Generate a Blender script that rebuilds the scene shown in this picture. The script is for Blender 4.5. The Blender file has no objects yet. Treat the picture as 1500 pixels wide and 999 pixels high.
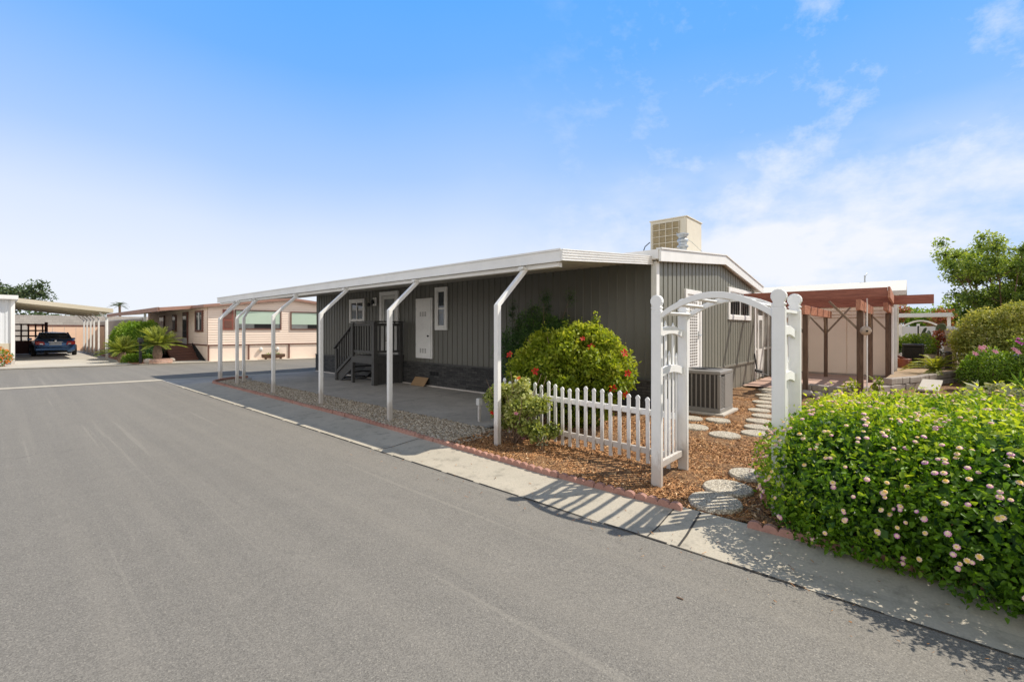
import bpy, math, random
import numpy as np
from mathutils import Vector, Matrix
random.seed(7)
R = math.radians
sc = bpy.context.scene
COL = sc.collection

# ------------------------------------------------------------------ object helpers
def tag(o, label=None, cat=None, group=None, kind=None):
    if label: o['label'] = label
    if cat: o['category'] = cat
    if group: o['group'] = group
    if kind: o['kind'] = kind
    return o

def thing(name, label, cat, loc=(0, 0, 0), rz=0, group=None):
    o = bpy.data.objects.new(name, None)
    o.empty_display_size = .1
    COL.objects.link(o)
    o.location = loc
    o.rotation_euler = (0, 0, rz)
    return tag(o, label, cat, group)

def copy_tree(o, parent=None, label=None):
    c = o.copy(); COL.objects.link(c); c.parent = parent
    for ch in list(o.children): copy_tree(ch, c)
    if label: c['label'] = label
    return c

class MB:
    def __init__(s): s.v = []; s.f = []
    def add(s, vs, fs):
        n = len(s.v); s.v += [tuple(p) for p in vs]; s.f += [tuple(i + n for i in f) for f in fs]; return s
    def box(s, x0, x1, y0, y1, z0, z1):
        vs = [(x0,y0,z0),(x1,y0,z0),(x1,y1,z0),(x0,y1,z0),(x0,y0,z1),(x1,y0,z1),(x1,y1,z1),(x0,y1,z1)]
        return s.add(vs, [(0,3,2,1),(4,5,6,7),(0,1,5,4),(1,2,6,5),(2,3,7,6),(3,0,4,7)])
    def beam(s, a, b, w, h, up=(0,0,1)):
        a = Vector(a); b = Vector(b); d = (b-a).normalized(); up = Vector(up)
        sd = d.cross(up)
        if sd.length < 1e-4: sd = d.cross(Vector((1,0,0)))
        sd.normalize(); u = sd.cross(d).normalized()
        sd *= w/2; u *= h/2
        vs = [a-sd-u, a+sd-u, a+sd+u, a-sd+u, b-sd-u, b+sd-u, b+sd+u, b-sd+u]
        return s.add(vs, [(0,1,2,3),(7,6,5,4),(0,4,5,1),(1,5,6,2),(2,6,7,3),(3,7,4,0)])
    def tube(s, pts, rad, n=8, cap=True):
        pts = [Vector(p) for p in pts]
        if not hasattr(rad, '__len__'): rad = [rad]*len(pts)
        rings = []
        ref = Vector((0.13,0.21,0.97))
        for i, p in enumerate(pts):
            d = (pts[min(i+1,len(pts)-1)] - pts[max(i-1,0)]).normalized()
            a = d.cross(ref)
            if a.length < .15: a = d.cross(Vector((1,0,0)))
            a.normalize(); b = d.cross(a)
            rings.append([p + (a*math.cos(t)+b*math.sin(t))*rad[i] for t in [2*math.pi*k/n for k in range(n)]])
        vs = [q for r in rings for q in r]; fs = []
        for i in range(len(pts)-1):
            for k in range(n):
                k2 = (k+1) % n
                fs.append((i*n+k, i*n+k2, (i+1)*n+k2, (i+1)*n+k))
        if cap: fs += [tuple(range(n-1,-1,-1)), tuple((len(pts)-1)*n+k for k in range(n))]
        return s.add(vs, fs)
    def lathe(s, prof, c=(0,0,0), n=16):
        vs = []; fs = []
        for (r, z) in prof:
            vs += [(c[0]+r*math.cos(2*math.pi*k/n), c[1]+r*math.sin(2*math.pi*k/n), c[2]+z) for k in range(n)]
        for i in range(len(prof)-1):
            for k in range(n):
                k2 = (k+1) % n
                fs.append((i*n+k, i*n+k2, (i+1)*n+k2, (i+1)*n+k))
        fs += [tuple(range(n-1,-1,-1)), tuple((len(prof)-1)*n+k for k in range(n))]
        return s.add(vs, fs)
    def prism(s, poly, z0, z1, plane='xy'):
        n = len(poly)
        def P(p, w):
            return {'xy': (p[0],p[1],w), 'xz': (p[0],w,p[1]), 'yz': (w,p[0],p[1])}[plane]
        vs = [P(p,z0) for p in poly] + [P(p,z1) for p in poly]
        fs = [tuple(range(n-1,-1,-1)), tuple(range(n,2*n))]
        for i in range(n):
            j = (i+1) % n
            fs.append((i,j,n+j,n+i))
        return s.add(vs, fs)
    def poly(s, pts): return s.add(pts, [tuple(range(len(pts)))])
    def build(s, name, mat=None, parent=None, bevel=0, smooth=False, seg=1):
        me = bpy.data.meshes.new(name); me.from_pydata(s.v, [], s.f); me.update()
        import bmesh
        bm = bmesh.new(); bm.from_mesh(me); bmesh.ops.recalc_face_normals(bm, faces=bm.faces); bm.to_mesh(me); bm.free()
        if mat: me.materials.append(mat)
        o = bpy.data.objects.new(name, me); COL.objects.link(o)
        if parent: o.parent = parent
        if smooth:
            for p in me.polygons: p.use_smooth = True
        if bevel:
            m = o.modifiers.new('bevel','BEVEL'); m.width = bevel; m.segments = seg; m.limit_method = 'ANGLE'
        return o

# ------------------------------------------------------------------ materials
def newmat(name):
    m = bpy.data.materials.new(name); m.use_nodes = True
    nt = m.node_tree
    return m, nt, nt.nodes['Principled BSDF']

def N(nt, t, **kw):
    n = nt.nodes.new(t)
    for k, v in kw.items():
        if k in n.inputs.keys() if isinstance(k, str) else False: n.inputs[k].default_value = v
        else: setattr(n, k, v)
    return n

def ramp(nt, fac, stops, interp='LINEAR'):
    r = nt.nodes.new('ShaderNodeValToRGB'); r.color_ramp.interpolation = interp
    els = r.color_ramp.elements
    while len(els) < len(stops): els.new(.5)
    for e, (p, c) in zip(els, stops):
        e.position = p; e.color = (c if len(c) == 4 else (*c, 1))
    nt.links.new(fac, r.inputs[0]); return r

def mix(nt, fac, a, b, mode='MIX'):
    m = nt.nodes.new('ShaderNodeMix'); m.data_type = 'RGBA'; m.blend_type = mode
    for k, v in ((0, fac), (6, a), (7, b)):
        if hasattr(v, 'is_output'): nt.links.new(v, m.inputs[k])
        elif k == 0: m.inputs[0].default_value = v
        else: m.inputs[k].default_value = (*v, 1) if len(v) == 3 else v
    return m.outputs[2]

def noise(nt, vec, scale, detail=4, rough=.55):
    n = nt.nodes.new('ShaderNodeTexNoise'); n.inputs['Scale'].default_value = scale
    n.inputs['Detail'].default_value = detail; n.inputs['Roughness'].default_value = rough
    nt.links.new(vec, n.inputs['Vector']); return n.outputs['Fac']

def wpos(nt): return nt.nodes.new('ShaderNodeNewGeometry').outputs['Position']
def opos(nt): return nt.nodes.new('ShaderNodeTexCoord').outputs['Object']

def stretch(nt, vec, s):
    m = nt.nodes.new('ShaderNodeMapping'); m.inputs['Scale'].default_value = s
    nt.links.new(vec, m.inputs['Vector']); return m.outputs[0]

def bump(nt, bs, h, strength=.3, dist=.01):
    b = nt.nodes.new('ShaderNodeBump'); b.inputs['Strength'].default_value = strength; b.inputs['Distance'].default_value = dist
    nt.links.new(h, b.inputs['Height']); nt.links.new(b.outputs[0], bs.inputs['Normal']); return b

def paint(name, col, rough=.5, var=.12, scale=3, dirt=.0, bumpk=.05, metal=0, streak=False, foot=0):
    """painted / plain surface with gentle mottling and grime"""
    m, nt, bs = newmat(name); p = wpos(nt)
    v = stretch(nt, p, (1,1,.15)) if streak else p
    n1 = noise(nt, v, scale, 5); n2 = noise(nt, p, scale*14, 3)
    lo = tuple(c*(1-var) for c in col); hi = tuple(min(1,c*(1+var)) for c in col)
    c = ramp(nt, n1, [(.3,lo),(.7,hi)]).outputs[0]
    if dirt: 
        f = ramp(nt, noise(nt, p, scale*2.3, 6, .7), [(.45,(0,0,0)),(.8,(dirt,)*3)]).outputs[0]
        c = mix(nt, f, c, tuple(x*.35+.01 for x in col))
    if foot:
        sp_ = nt.nodes.new('ShaderNodeSeparateXYZ'); nt.links.new(p, sp_.inputs[0])
        ad = nt.nodes.new('ShaderNodeMath'); ad.operation = 'MULTIPLY_ADD'; nt.links.new(noise(nt, stretch(nt,p,(1,1,.35)), 16, 5, .7), ad.inputs[0]); ad.inputs[1].default_value = -.5; nt.links.new(sp_.outputs[2], ad.inputs[2])
        g_ = ramp(nt, ad.outputs[0], [(0,(foot,)*3),(.12,(foot*.25,)*3),(.4,(0,0,0))]).outputs[0]
        c = mix(nt, g_, c, (.26,.18,.11))
    nt.links.new(c, bs.inputs['Base Color'])
    rr = ramp(nt, n2, [(.3,(rough*.85,)*3),(.7,(min(1,rough*1.15),)*3)])
    nt.links.new(rr.outputs[0], bs.inputs['Roughness'])
    bs.inputs['Metallic'].default_value = metal
    if bumpk: bump(nt, bs, n2, bumpk, .005)
    return m

def wood(name, a, b, rough=.7, axis=(1,1,8)):
    m, nt, bs = newmat(name); p = wpos(nt)
    n1 = noise(nt, stretch(nt, p, tuple(9./x for x in axis)), 2.2, 6, .65)
    n2 = noise(nt, p, 1.7, 3)
    c = ramp(nt, n1, [(.3,a),(.68,b)]).outputs[0]
    c = mix(nt, n2, c, tuple(x*.6 for x in a), 'MULTIPLY') if False else c
    nt.links.new(c, bs.inputs['Base Color']); bs.inputs['Roughness'].default_value = rough
    bump(nt, bs, n1, .35, .006); return m

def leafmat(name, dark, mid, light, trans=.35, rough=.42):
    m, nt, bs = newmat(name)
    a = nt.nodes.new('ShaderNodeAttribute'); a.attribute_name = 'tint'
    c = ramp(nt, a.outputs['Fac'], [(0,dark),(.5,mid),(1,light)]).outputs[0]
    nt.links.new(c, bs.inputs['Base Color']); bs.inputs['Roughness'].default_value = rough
    bs.inputs['Specular IOR Level'].default_value = .35
    tr = nt.nodes.new('ShaderNodeBsdfTranslucent')
    c2 = mix(nt, 1.0, c, (1.25,1.15,.45), 'MULTIPLY'); nt.links.new(c2, tr.inputs[0])
    mx = nt.nodes.new('ShaderNodeMixShader'); mx.inputs[0].default_value = trans
    nt.links.new(bs.outputs[0], mx.inputs[1]); nt.links.new(tr.outputs[0], mx.inputs[2])
    nt.links.new(mx.outputs[0], nt.nodes['Material Output'].inputs[0]); return m

def glass(name, tintc=(.03,.035,.04), rough=.04):
    m, nt, bs = newmat(name); p = wpos(nt)
    c = ramp(nt, noise(nt, p, 1.5, 2), [(.35,tintc),(.7,tuple(x*2.2 for x in tintc))]).outputs[0]
    nt.links.new(c, bs.inputs['Base Color']); bs.inputs['Roughness'].default_value = rough
    bs.inputs['Specular IOR Level'].default_value = .8; return m

# --- asphalt
def asphalt():
    m, nt, bs = newmat('asphalt'); p = wpos(nt)
    big = noise(nt, p, .35, 4); mid = noise(nt, p, 3.0, 5, .6); fine = noise(nt, p, 150, 4, .75); grit = noise(nt, p, 260, 2, .6)
    lane = noise(nt, stretch(nt, p, (.55,.05,1)), 1.0, 3, .5)
    c = ramp(nt, lane, [(.3,(.190,.176,.154)),(.7,(.226,.209,.182))]).outputs[0]
    c = mix(nt, .22, c, ramp(nt, mid, [(.3,(.42,.42,.42)),(.7,(.58,.58,.58))]).outputs[0], 'OVERLAY')
    vg = nt.nodes.new('ShaderNodeTexVoronoi'); vg.inputs['Scale'].default_value = 165; nt.links.new(p, vg.inputs['Vector'])
    sg = nt.nodes.new('ShaderNodeSeparateColor'); nt.links.new(vg.outputs['Color'], sg.inputs[0])
    c = mix(nt, .55, c, ramp(nt, sg.outputs[0], [(0,(.22,.22,.22)),(.5,(.5,.5,.5)),(.93,(.66,.66,.65)),(1,(.97,.96,.92))]).outputs[0], 'OVERLAY')
    c = mix(nt, .35, c, ramp(nt, fine, [(.3,(.2,.2,.2)),(.7,(.8,.8,.8))]).outputs[0], 'OVERLAY')
    st = noise(nt, stretch(nt, p, (1.6,.03,1)), 2.4, 5, .6)
    c = mix(nt, ramp(nt, st, [(.44,(0,0,0)),(.70,(.22,.22,.22))]).outputs[0], c, (.32,.29,.24))
    st2 = noise(nt, stretch(nt, p, (6,.10,1)), 1.6, 3, .5)
    c = mix(nt, ramp(nt, st2, [(.63,(0,0,0)),(.69,(.22,.22,.22))]).outputs[0], c, (.36,.33,.275))
    bs.inputs['Roughness'].default_value = .88; bs.inputs['Specular IOR Level'].default_value = .25
    vo = nt.nodes.new('ShaderNodeTexVoronoi'); vo.feature = 'DISTANCE_TO_EDGE'; vo.inputs['Scale'].default_value = .42
    ds = nt.nodes.new('ShaderNodeVectorMath'); ds.operation = 'MULTIPLY_ADD'
    nz = nt.nodes.new('ShaderNodeTexNoise'); nz.inputs['Scale'].default_value = 2.2; nz.inputs['Detail'].default_value = 6; nt.links.new(p, nz.inputs['Vector'])
    nt.links.new(nz.outputs['Color'], ds.inputs[0]); ds.inputs[1].default_value = (.9,.9,0); nt.links.new(p, ds.inputs[2]); nt.links.new(ds.outputs[0], vo.inputs['Vector'])
    ck = ramp(nt, vo.outputs['Distance'], [(.0,(.3,.3,.3)),(.004,(.0,.0,.0))]).outputs[0]
    ck = mix(nt, 1., ck, ramp(nt, noise(nt, p, .9, 3), [(.54,(0,0,0)),(.66,(1,1,1))]).outputs[0], 'MULTIPLY')
    c = mix(nt, ck, c, (.07,.065,.06))
    oil = ramp(nt, noise(nt, stretch(nt, p, (1,.6,1)), 4.5, 2, .4), [(.75,(0,0,0)),(.80,(.3,.3,.3))]).outputs[0]
    c = mix(nt, oil, c, (.09,.085,.08))
    nt.links.new(c, bs.inputs['Base Color'])
    bump(nt, bs, vg.outputs['Distance'], .25, .003); return m

def concrete(name, a, b, stain=.3, rough=.85, spots=True):
    m, nt, bs = newmat(name); p = wpos(nt)
    n1 = noise(nt, p, .8, 6, .65); n2 = noise(nt, p, 60, 3, .7); n3 = noise(nt, p, 5, 5, .7)
    c = ramp(nt, n1, [(.3,a),(.7,b)]).outputs[0]
    c = mix(nt, .45, c, ramp(nt, n2, [(.3,(.36,.36,.36)),(.7,(.62,.62,.62))]).outputs[0], 'OVERLAY')
    f = ramp(nt, n3, [(.52,(0,0,0)),(.75,(stain,)*3)]).outputs[0]
    c = mix(nt, f, c, tuple(x*.3 for x in a))
    nt.links.new(c, bs.inputs['Base Color']); bs.inputs['Roughness'].default_value = rough
    bump(nt, bs, n2, .3, .004); return m

def mulchmat(name='mulch'):
    m, nt, bs = newmat(name); p = wpos(nt)
    vo = nt.nodes.new('ShaderNodeTexVoronoi'); vo.inputs['Scale'].default_value = 42; vo.inputs['Randomness'].default_value = 1
    nt.links.new(p, vo.inputs['Vector'])
    sp = nt.nodes.new('ShaderNodeSeparateColor'); nt.links.new(vo.outputs['Color'], sp.inputs[0])
    c = ramp(nt, sp.outputs[0], [(0,(.05,.026,.012)),(.45,(.24,.105,.038)),(.8,(.48,.25,.10)),(1,(.66,.44,.22))]).outputs[0]
    c = mix(nt, noise(nt, p, 1.2, 3), c, (.13,.07,.028), 'MIX')
    nt.links.new(c, bs.inputs['Base Color']); bs.inputs['Roughness'].default_value = .9
    bump(nt, bs, vo.outputs['Distance'], .8, .02); return m

def tintmat(name, stops, rough=.85):
    m, nt, bs = newmat(name)
    a = nt.nodes.new('ShaderNodeAttribute'); a.attribute_name = 'tint'
    c = ramp(nt, a.outputs['Fac'], stops).outputs[0]
    nt.links.new(c, bs.inputs['Base Color']); bs.inputs['Roughness'].default_value = rough
    return m

def stonebrick(name, a, b, mortar, sx=.22, sy=.055, axis='y', off=.5):
    m, nt, bs = newmat(name); p = wpos(nt)
    sep = nt.nodes.new('ShaderNodeSeparateXYZ'); nt.links.new(p, sep.inputs[0])
    cmb = nt.nodes.new('ShaderNodeCombineXYZ')
    nt.links.new(sep.outputs[0 if axis == 'x' else 1], cmb.inputs[0]); nt.links.new(sep.outputs[2], cmb.inputs[1])
    br = nt.nodes.new('ShaderNodeTexBrick'); br.inputs['Scale'].default_value = 1
    br.inputs['Brick Width'].default_value = sx; br.inputs['Row Height'].default_value = sy
    br.inputs['Mortar Size'].default_value = .004; br.inputs['Mortar Smooth'].default_value = .3
    br.inputs['Color1'].default_value = (*a,1); br.inputs['Color2'].default_value = (*b,1); br.inputs['Mortar'].default_value = (*mortar,1)
    br.offset = off
    nt.links.new(cmb.outputs[0], br.inputs['Vector'])
    n = noise(nt, p, 25, 4)
    c = mix(nt, .6, br.outputs[0], ramp(nt, n, [(.3,(.3,.3,.3)),(.7,(.7,.7,.7))]).outputs[0], 'OVERLAY')
    nt.links.new(c, bs.inputs['Base Color']); bs.inputs['Roughness'].default_value = .8
    h = mix(nt, .5, br.outputs[1], n, 'SUBTRACT')
    inv = nt.nodes.new('ShaderNodeInvert'); nt.links.new(h, inv.inputs[1])
    bump(nt, bs, inv.outputs[0], .7, .015); return m

M = dict(
 asphalt=asphalt(),
 gutter=concrete('gutter_concrete', (.42,.375,.295), (.52,.465,.37), .6),
 drive=concrete('driveway_concrete', (.36,.33,.29), (.54,.50,.44), .5),
 walk=concrete('pale_concrete', (.46,.42,.36), (.56,.52,.45), .25),
 patio=concrete('patio_pavers', (.42,.27,.21), (.52,.36,.29), .2),
 dirt=concrete('dry_soil', (.30,.21,.13), (.42,.31,.20), .4),
 mulch=mulchmat(),
 redrock=concrete('red_rock', (.40,.16,.09), (.55,.26,.15), .4),
 gravelbase=concrete('gravel_base', (.27,.22,.16), (.38,.32,.24), .5),
 joint=paint('joint_dirt', (.05,.045,.04), .95),
 white=paint('white_paint', (.88,.87,.845), .48, .04, 4, .08, .05, foot=.5),
 whitemetal=paint('white_metal', (.85,.84,.815), .42, .04, 2, .12, .04, foot=.5),
 offwhite=paint('off_white', (.70,.69,.65), .5, .04, 3, .1),
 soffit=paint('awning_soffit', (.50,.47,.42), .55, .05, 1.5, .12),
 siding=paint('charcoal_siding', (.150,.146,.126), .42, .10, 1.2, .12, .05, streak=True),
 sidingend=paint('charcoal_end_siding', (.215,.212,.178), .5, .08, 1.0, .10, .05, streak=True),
 skirt=paint('skirt_panel', (.215,.20,.165), .55, .08, 2, .25),
 stone=stonebrick('dark_ledgestone', (.035,.035,.036), (.075,.073,.07), (.012,.012,.012)),
 deckpaint=paint('dark_deck_paint', (.075,.073,.07), .5, .12, 3, .2),
 glass=glass('window_glass'),
 glasspale=glass('pale_blind_glass', (.13,.135,.13), .12),
 blind=paint('green_blind', (.50,.62,.50), .6, .04, .8),
 black=paint('black_metal', (.02,.02,.022), .45, .1, 5),
 dark=paint('dark_void', (.008,.008,.008), .9),
 galv=paint('galvanised', (.50,.53,.55), .35, .08, 6, .2, .05, .6),
 cooler=paint('cooler_enamel', (.72,.66,.53), .5, .03, 3, .12),
 grille=paint('cooler_grille', (.40,.32,.19), .7, .15, 12, .3),
 acgrey=paint('condenser_grey', (.27,.255,.235), .5, .05, 3, .15),
 acdark=paint('condenser_core', (.06,.055,.05), .6, .2, 20),
 cardboard=paint('cardboard', (.36,.23,.12), .8, .08, 4, .1),
 terracotta=concrete('scallop_edging', (.34,.165,.125), (.46,.26,.205), .5),
 pebble=tintmat('pebbles', [(0,(.19,.14,.09)),(.5,(.46,.38,.28)),(1,(.72,.64,.52))], .8),
 chip=tintmat('bark_chips', [(0,(.07,.033,.015)),(.42,(.38,.175,.065)),(.80,(.64,.35,.15)),(1,(.84,.60,.36))], .85),
 redwood=wood('red_stained_wood', (.20,.06,.038), (.38,.135,.085), .6, (1,8,1)),
 redwoodx_lit=wood('red_stained_wood_x_lit', (.34,.13,.075), (.56,.26,.16), .6, (8,1,1)),  # same stain painted lighter for the sunlit faces of beams along x
 oldpost=wood('brown_post', (.07,.04,.025), (.18,.11,.07), .75, (1,1,8)),
 greywood=wood('weathered_wood', (.28,.23,.18), (.48,.41,.33), .85, (1,1,8)),
 brace=wood('brace_wood', (.16,.11,.075), (.36,.28,.20), .75, (1,1,4)),
 beige=paint('beige_wall', (.94,.80,.65), .6, .03, .7, .06),
 beigelap=paint('tan_lap_siding', (.93,.76,.63), .55, .03, .7, .08),
 brown=paint('brown_trim', (.16,.07,.05), .5, .1, 3),
 roofred=paint('faded_brown_roof', (.36,.20,.15), .6, .08, 2),
 shutter=paint('red_brown_shutter', (.26,.085,.06), .5, .1, 3),
 yellow=paint('yellow_siding', (.72,.54,.22), .6, .04, 2),
 greytan=paint('grey_tan_wall', (.38,.32,.27), .7, .05, 1),
 roof=paint('roof_coating', (.68,.64,.56), .7, .05, 2, .15),
 block=stonebrick('grey_block_wall', (.36,.33,.30), (.44,.41,.37), (.25,.23,.2), .4, .2, 'x'),
 peach=paint('peach_fence', (.82,.56,.40), .6, .04, 1),
 carportroof=paint('cream_roof', (.62,.55,.42), .6, .05, 1, .15),
 lattice=paint('dark_red_lattice', (.10,.035,.025), .6, .1, 3),
 carpaint=paint('blue_car_paint', (.05,.11,.24), .22, .05, 2, 0, 0, .55),
 tyre=paint('tyre', (.015,.015,.015), .85),
 red=paint('tail_light', (.55,.02,.015), .2, .1, 4),
 chrome=paint('bright_trim', (.6,.6,.62), .2, .03, 4, 0, 0, .8),
 plate=paint('number_plate', (.6,.62,.65), .4, .03, 8),
 brick=stonebrick('planter_brick', (.40,.23,.17), (.50,.33,.26), (.45,.4,.35), .22, .075, 'x'),
 barrel=wood('barrel_wood', (.08,.045,.03), (.20,.12,.08), .8, (8,1,1)),
 vinyl=paint('white_vinyl', (.72,.74,.76), .45, .03, 1, .08),
 terr=concrete('rough_block', (.26,.22,.19), (.44,.39,.34), .5),
 blue=paint('navy_cover', (.012,.022,.10), .55, .2, 4),
 ceramic=paint('birdhouse_clay', (.48,.38,.29), .6, .12, 12),
 agg=None,
 bark=wood('bark', (.10,.065,.045), (.24,.17,.12), .9, (1,1,5)),
 twig=wood('twig', (.14,.09,.06), (.30,.20,.14), .9, (1,1,5)),
 L_lantana=leafmat('lantana_leaf', (.04,.110,.012), (.17,.33,.018), (.74,.80,.08), .5),
 L_hib=leafmat('hibiscus_leaf', (.06,.11,.012), (.28,.37,.028), (.70,.72,.11), .47),
 L_rose=leafmat('rose_leaf', (.09,.14,.035), (.36,.42,.10), (.72,.72,.38), .4),
 L_fern=leafmat('feathery_leaf', (.02,.065,.02), (.075,.18,.045), (.22,.36,.08), .35),
 L_tree=leafmat('tree_leaf', (.09,.16,.035), (.27,.38,.075), (.52,.60,.16), .45),
 L_priv=leafmat('variegated_leaf', (.08,.11,.02), (.32,.36,.07), (.72,.68,.27), .4),
 L_shrub=leafmat('green_shrub_leaf', (.05,.11,.015), (.18,.33,.03), (.44,.54,.08), .4),
 L_dark=leafmat('dark_tree_leaf', (.04,.07,.035), (.10,.15,.07), (.20,.26,.13), .3),
 L_sago=leafmat('sago_leaf', (.08,.13,.025), (.26,.34,.06), (.58,.62,.16), .35),
 L_silver=leafmat('silver_leaf', (.16,.20,.12), (.34,.38,.25), (.62,.62,.48), .25),
 L_bright=leafmat('bright_frond', (.12,.19,.02), (.33,.40,.04), (.60,.58,.10), .35),
 F_red=leafmat('red_petal', (.42,.012,.008), (.75,.04,.02), (.85,.16,.05), .3),
 F_pink=leafmat('pink_petal', (.60,.16,.42), (.78,.42,.55), (.85,.66,.62), .3),
 F_mag=leafmat('magenta_petal', (.40,.02,.30), (.62,.05,.50), (.80,.25,.65), .3),
 F_orange=leafmat('orange_petal', (.65,.08,.02), (.80,.24,.05), (.80,.50,.10), .3),
 F_dull=leafmat('dull_red_bract', (.16,.12,.03), (.48,.12,.07), (.62,.28,.14), .3),
 F_lan=tintmat('lantana_floret', [(0,(.60,.20,.50)),(.3,(.80,.40,.50)),(.55,(.86,.62,.45)),(.8,(.88,.76,.35)),(1,(.86,.52,.07))], .6),
)
def aggregate():
    m, nt, bs = newmat('exposed_aggregate'); p = wpos(nt)
    vo = nt.nodes.new('ShaderNodeTexVoronoi'); vo.inputs['Scale'].default_value = 75; nt.links.new(p, vo.inputs['Vector'])
    sp = nt.nodes.new('ShaderNodeSeparateColor'); nt.links.new(vo.outputs['Color'], sp.inputs[0])
    c = ramp(nt, sp.outputs[1], [(0,(.30,.26,.19)),(.5,(.60,.53,.41)),(1,(.82,.76,.63))]).outputs[0]
    c = mix(nt, ramp(nt, vo.outputs['Distance'], [(.35,(0,0,0)),(.7,(.8,.8,.8))]).outputs[0], c, (.2,.17,.14))
    nt.links.new(c, bs.inputs['Base Color']); bs.inputs['Roughness'].default_value = .8
    inv = nt.nodes.new('ShaderNodeInvert'); nt.links.new(vo.outputs['Distance'], inv.inputs[1])
    bump(nt, bs, inv.outputs[0], .6, .008); return m
M['agg'] = aggregate()

# ------------------------------------------------------------------ foliage
def meshnp(name, V, F, k, tint, mat, parent=None, smooth=False):
    me = bpy.data.meshes.new(name)
    me.vertices.add(len(V)); me.vertices.foreach_set('co', V.astype(np.float32).ravel())
    me.loops.add(F.size); me.loops.foreach_set('vertex_index', F.astype(np.int32).ravel())
    me.polygons.add(len(F)); me.polygons.foreach_set('loop_start', np.arange(0, F.size, k, dtype=np.int32))
    me.update(calc_edges=True)
    a = me.attributes.new('tint', 'FLOAT', 'POINT'); a.data.foreach_set('value', tint.astype(np.float32))
    me.materials.append(mat)
    if smooth: me.polygons.foreach_set('use_smooth', np.ones(len(F), bool))
    o = bpy.data.objects.new(name, me); COL.objects.link(o)
    if parent: o.parent = parent
    return o

def norm(a): return a/np.maximum(np.linalg.norm(a, axis=1, keepdims=True), 1e-9)

def leafcards(P, Nn, T, size, width=.5, fold=.25, six=False, curl=.15):
    """P base points, Nn normals, T axis direction, size per-leaf length"""
    n = len(P); T = norm(T); S = norm(np.cross(Nn, T)); Nn = np.cross(T, S)
    L = size[:,None]; W = L*width
    b = P; t = P + T*L - Nn*L*curl
    if not six:
        l = P + T*L*.45 + S*W*.5 + Nn*W*fold; r = P + T*L*.45 - S*W*.5 + Nn*W*fold
        V = np.stack([b,l,t,r],1).reshape(-1,3); base = np.arange(n)[:,None]*4
        F = np.concatenate([base+np.array([0,2,1]), base+np.array([0,3,2])],1).reshape(-1,3)
        return V, F, 3, 4
    l1 = P+T*L*.28+S*W*.5+Nn*W*fold; l2 = P+T*L*.66+S*W*.36+Nn*W*fold*.7-Nn*L*curl*.4
    r1 = P+T*L*.28-S*W*.5+Nn*W*fold; r2 = P+T*L*.66-S*W*.36+Nn*W*fold*.7-Nn*L*curl*.4
    V = np.stack([b,l1,l2,t,r2,r1],1).reshape(-1,3); base = np.arange(n)[:,None]*6
    F = np.concatenate([base+np.array([0,3,2,1]), base+np.array([0,5,4,3])],1).reshape(-1,4)
    return V, F, 4, 6

def lump(D, rng_seed, freq=3.0):
    r = np.random.RandomState(rng_seed); s = 0
    for k in range(6):
        w = r.normal(size=3)*freq*(1+.5*k); s = s + np.sin(D@w + r.uniform(0,6.28))/(1+.5*k)
    return s/3.2

def foliage(name, blobs, n, size, mat, parent=None, seed=1, depth=.13, lumps=.12, freq=3., up=.5, rnd=.8, width=.5,
            six=False, zmin=.02, droop=0., tintz=.35, clump=0):
    rng = np.random.RandomState(seed)
    B = np.array(blobs, float); vol = (B[:,3]*B[:,4]+B[:,3]*B[:,5]+B[:,4]*B[:,5])
    idx = rng.choice(len(B), n, p=vol/vol.sum()); b = B[idx]
    D = norm(rng.normal(size=(n,3)))
    if clump:
        C = norm(rng.normal(size=(clump,3))); ci = rng.randint(0, clump, n); D = norm(C[ci] + rng.normal(size=(n,3))*.11)
    rad = 1 - np.minimum(rng.exponential(depth, n), .85)
    rad = rad*(1 + lumps*lump(D + b[:,:3]*.7, seed+5, freq)) * (1+rng.normal(size=n)*.02)
    P = b[:,:3] + D*b[:,3:6]*rad[:,None]
    keep = P[:,2] > zmin
    # drop leaves deep inside another blob
    for k in range(len(B)):
        q = (P-B[k,:3])/B[k,3:6]; d = np.linalg.norm(q, axis=1)
        keep &= ~((d < .62) & (idx != k))
    P = P[keep]; D = D[keep]; b = b[keep]; rad = rad[keep]; n = len(P)
    O = norm(D/b[:,3:6])
    Nn = norm(O*(.7) + np.array([0,0,up]) + rng.normal(size=(n,3))*rnd*.6)
    T = norm(O*.5 + rng.normal(size=(n,3))*.8 + np.array([0,0,.1-droop]))
    sz = size*(.6+.8*rng.rand(n))
    V, F, k, vp = leafcards(P, Nn, T, sz, width, six=six)
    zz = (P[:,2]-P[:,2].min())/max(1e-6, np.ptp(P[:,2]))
    t = np.clip(.5*rng.beta(2,2.5,n)*2*(1-tintz) + tintz*zz*.9 + .25*lump(P*1.2, seed+9, 2.) + (rad-.9)*.5, 0, 1)  # tint rises with height, painting sunlit tops; deeper leaves painted darker
    return meshnp(name, V, F, k, np.repeat(t, vp), mat, parent)

def stems(name, base, tips, r0, mat, parent=None, seed=1, sag=.1, n=5):
    rng = random.Random(seed); mb = MB()
    for t in tips:
        b = Vector(base) + Vector((rng.uniform(-.06,.06), rng.uniform(-.06,.06), 0)); t = Vector(t)
        pts = []
        for i in range(5):
            u = i/4; q = b.lerp(t, u); q.z += sag*math.sin(u*math.pi)*(t-b).length*.3
            q += Vector((rng.uniform(-1,1), rng.uniform(-1,1), 0))*.04*(t-b).length*(0 < i < 4)
            pts.append(q)
        mb.tube(pts, [r0*(1-.8*i/4) for i in range(5)], n)
    return mb.build(name, mat, parent, smooth=True)

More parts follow.
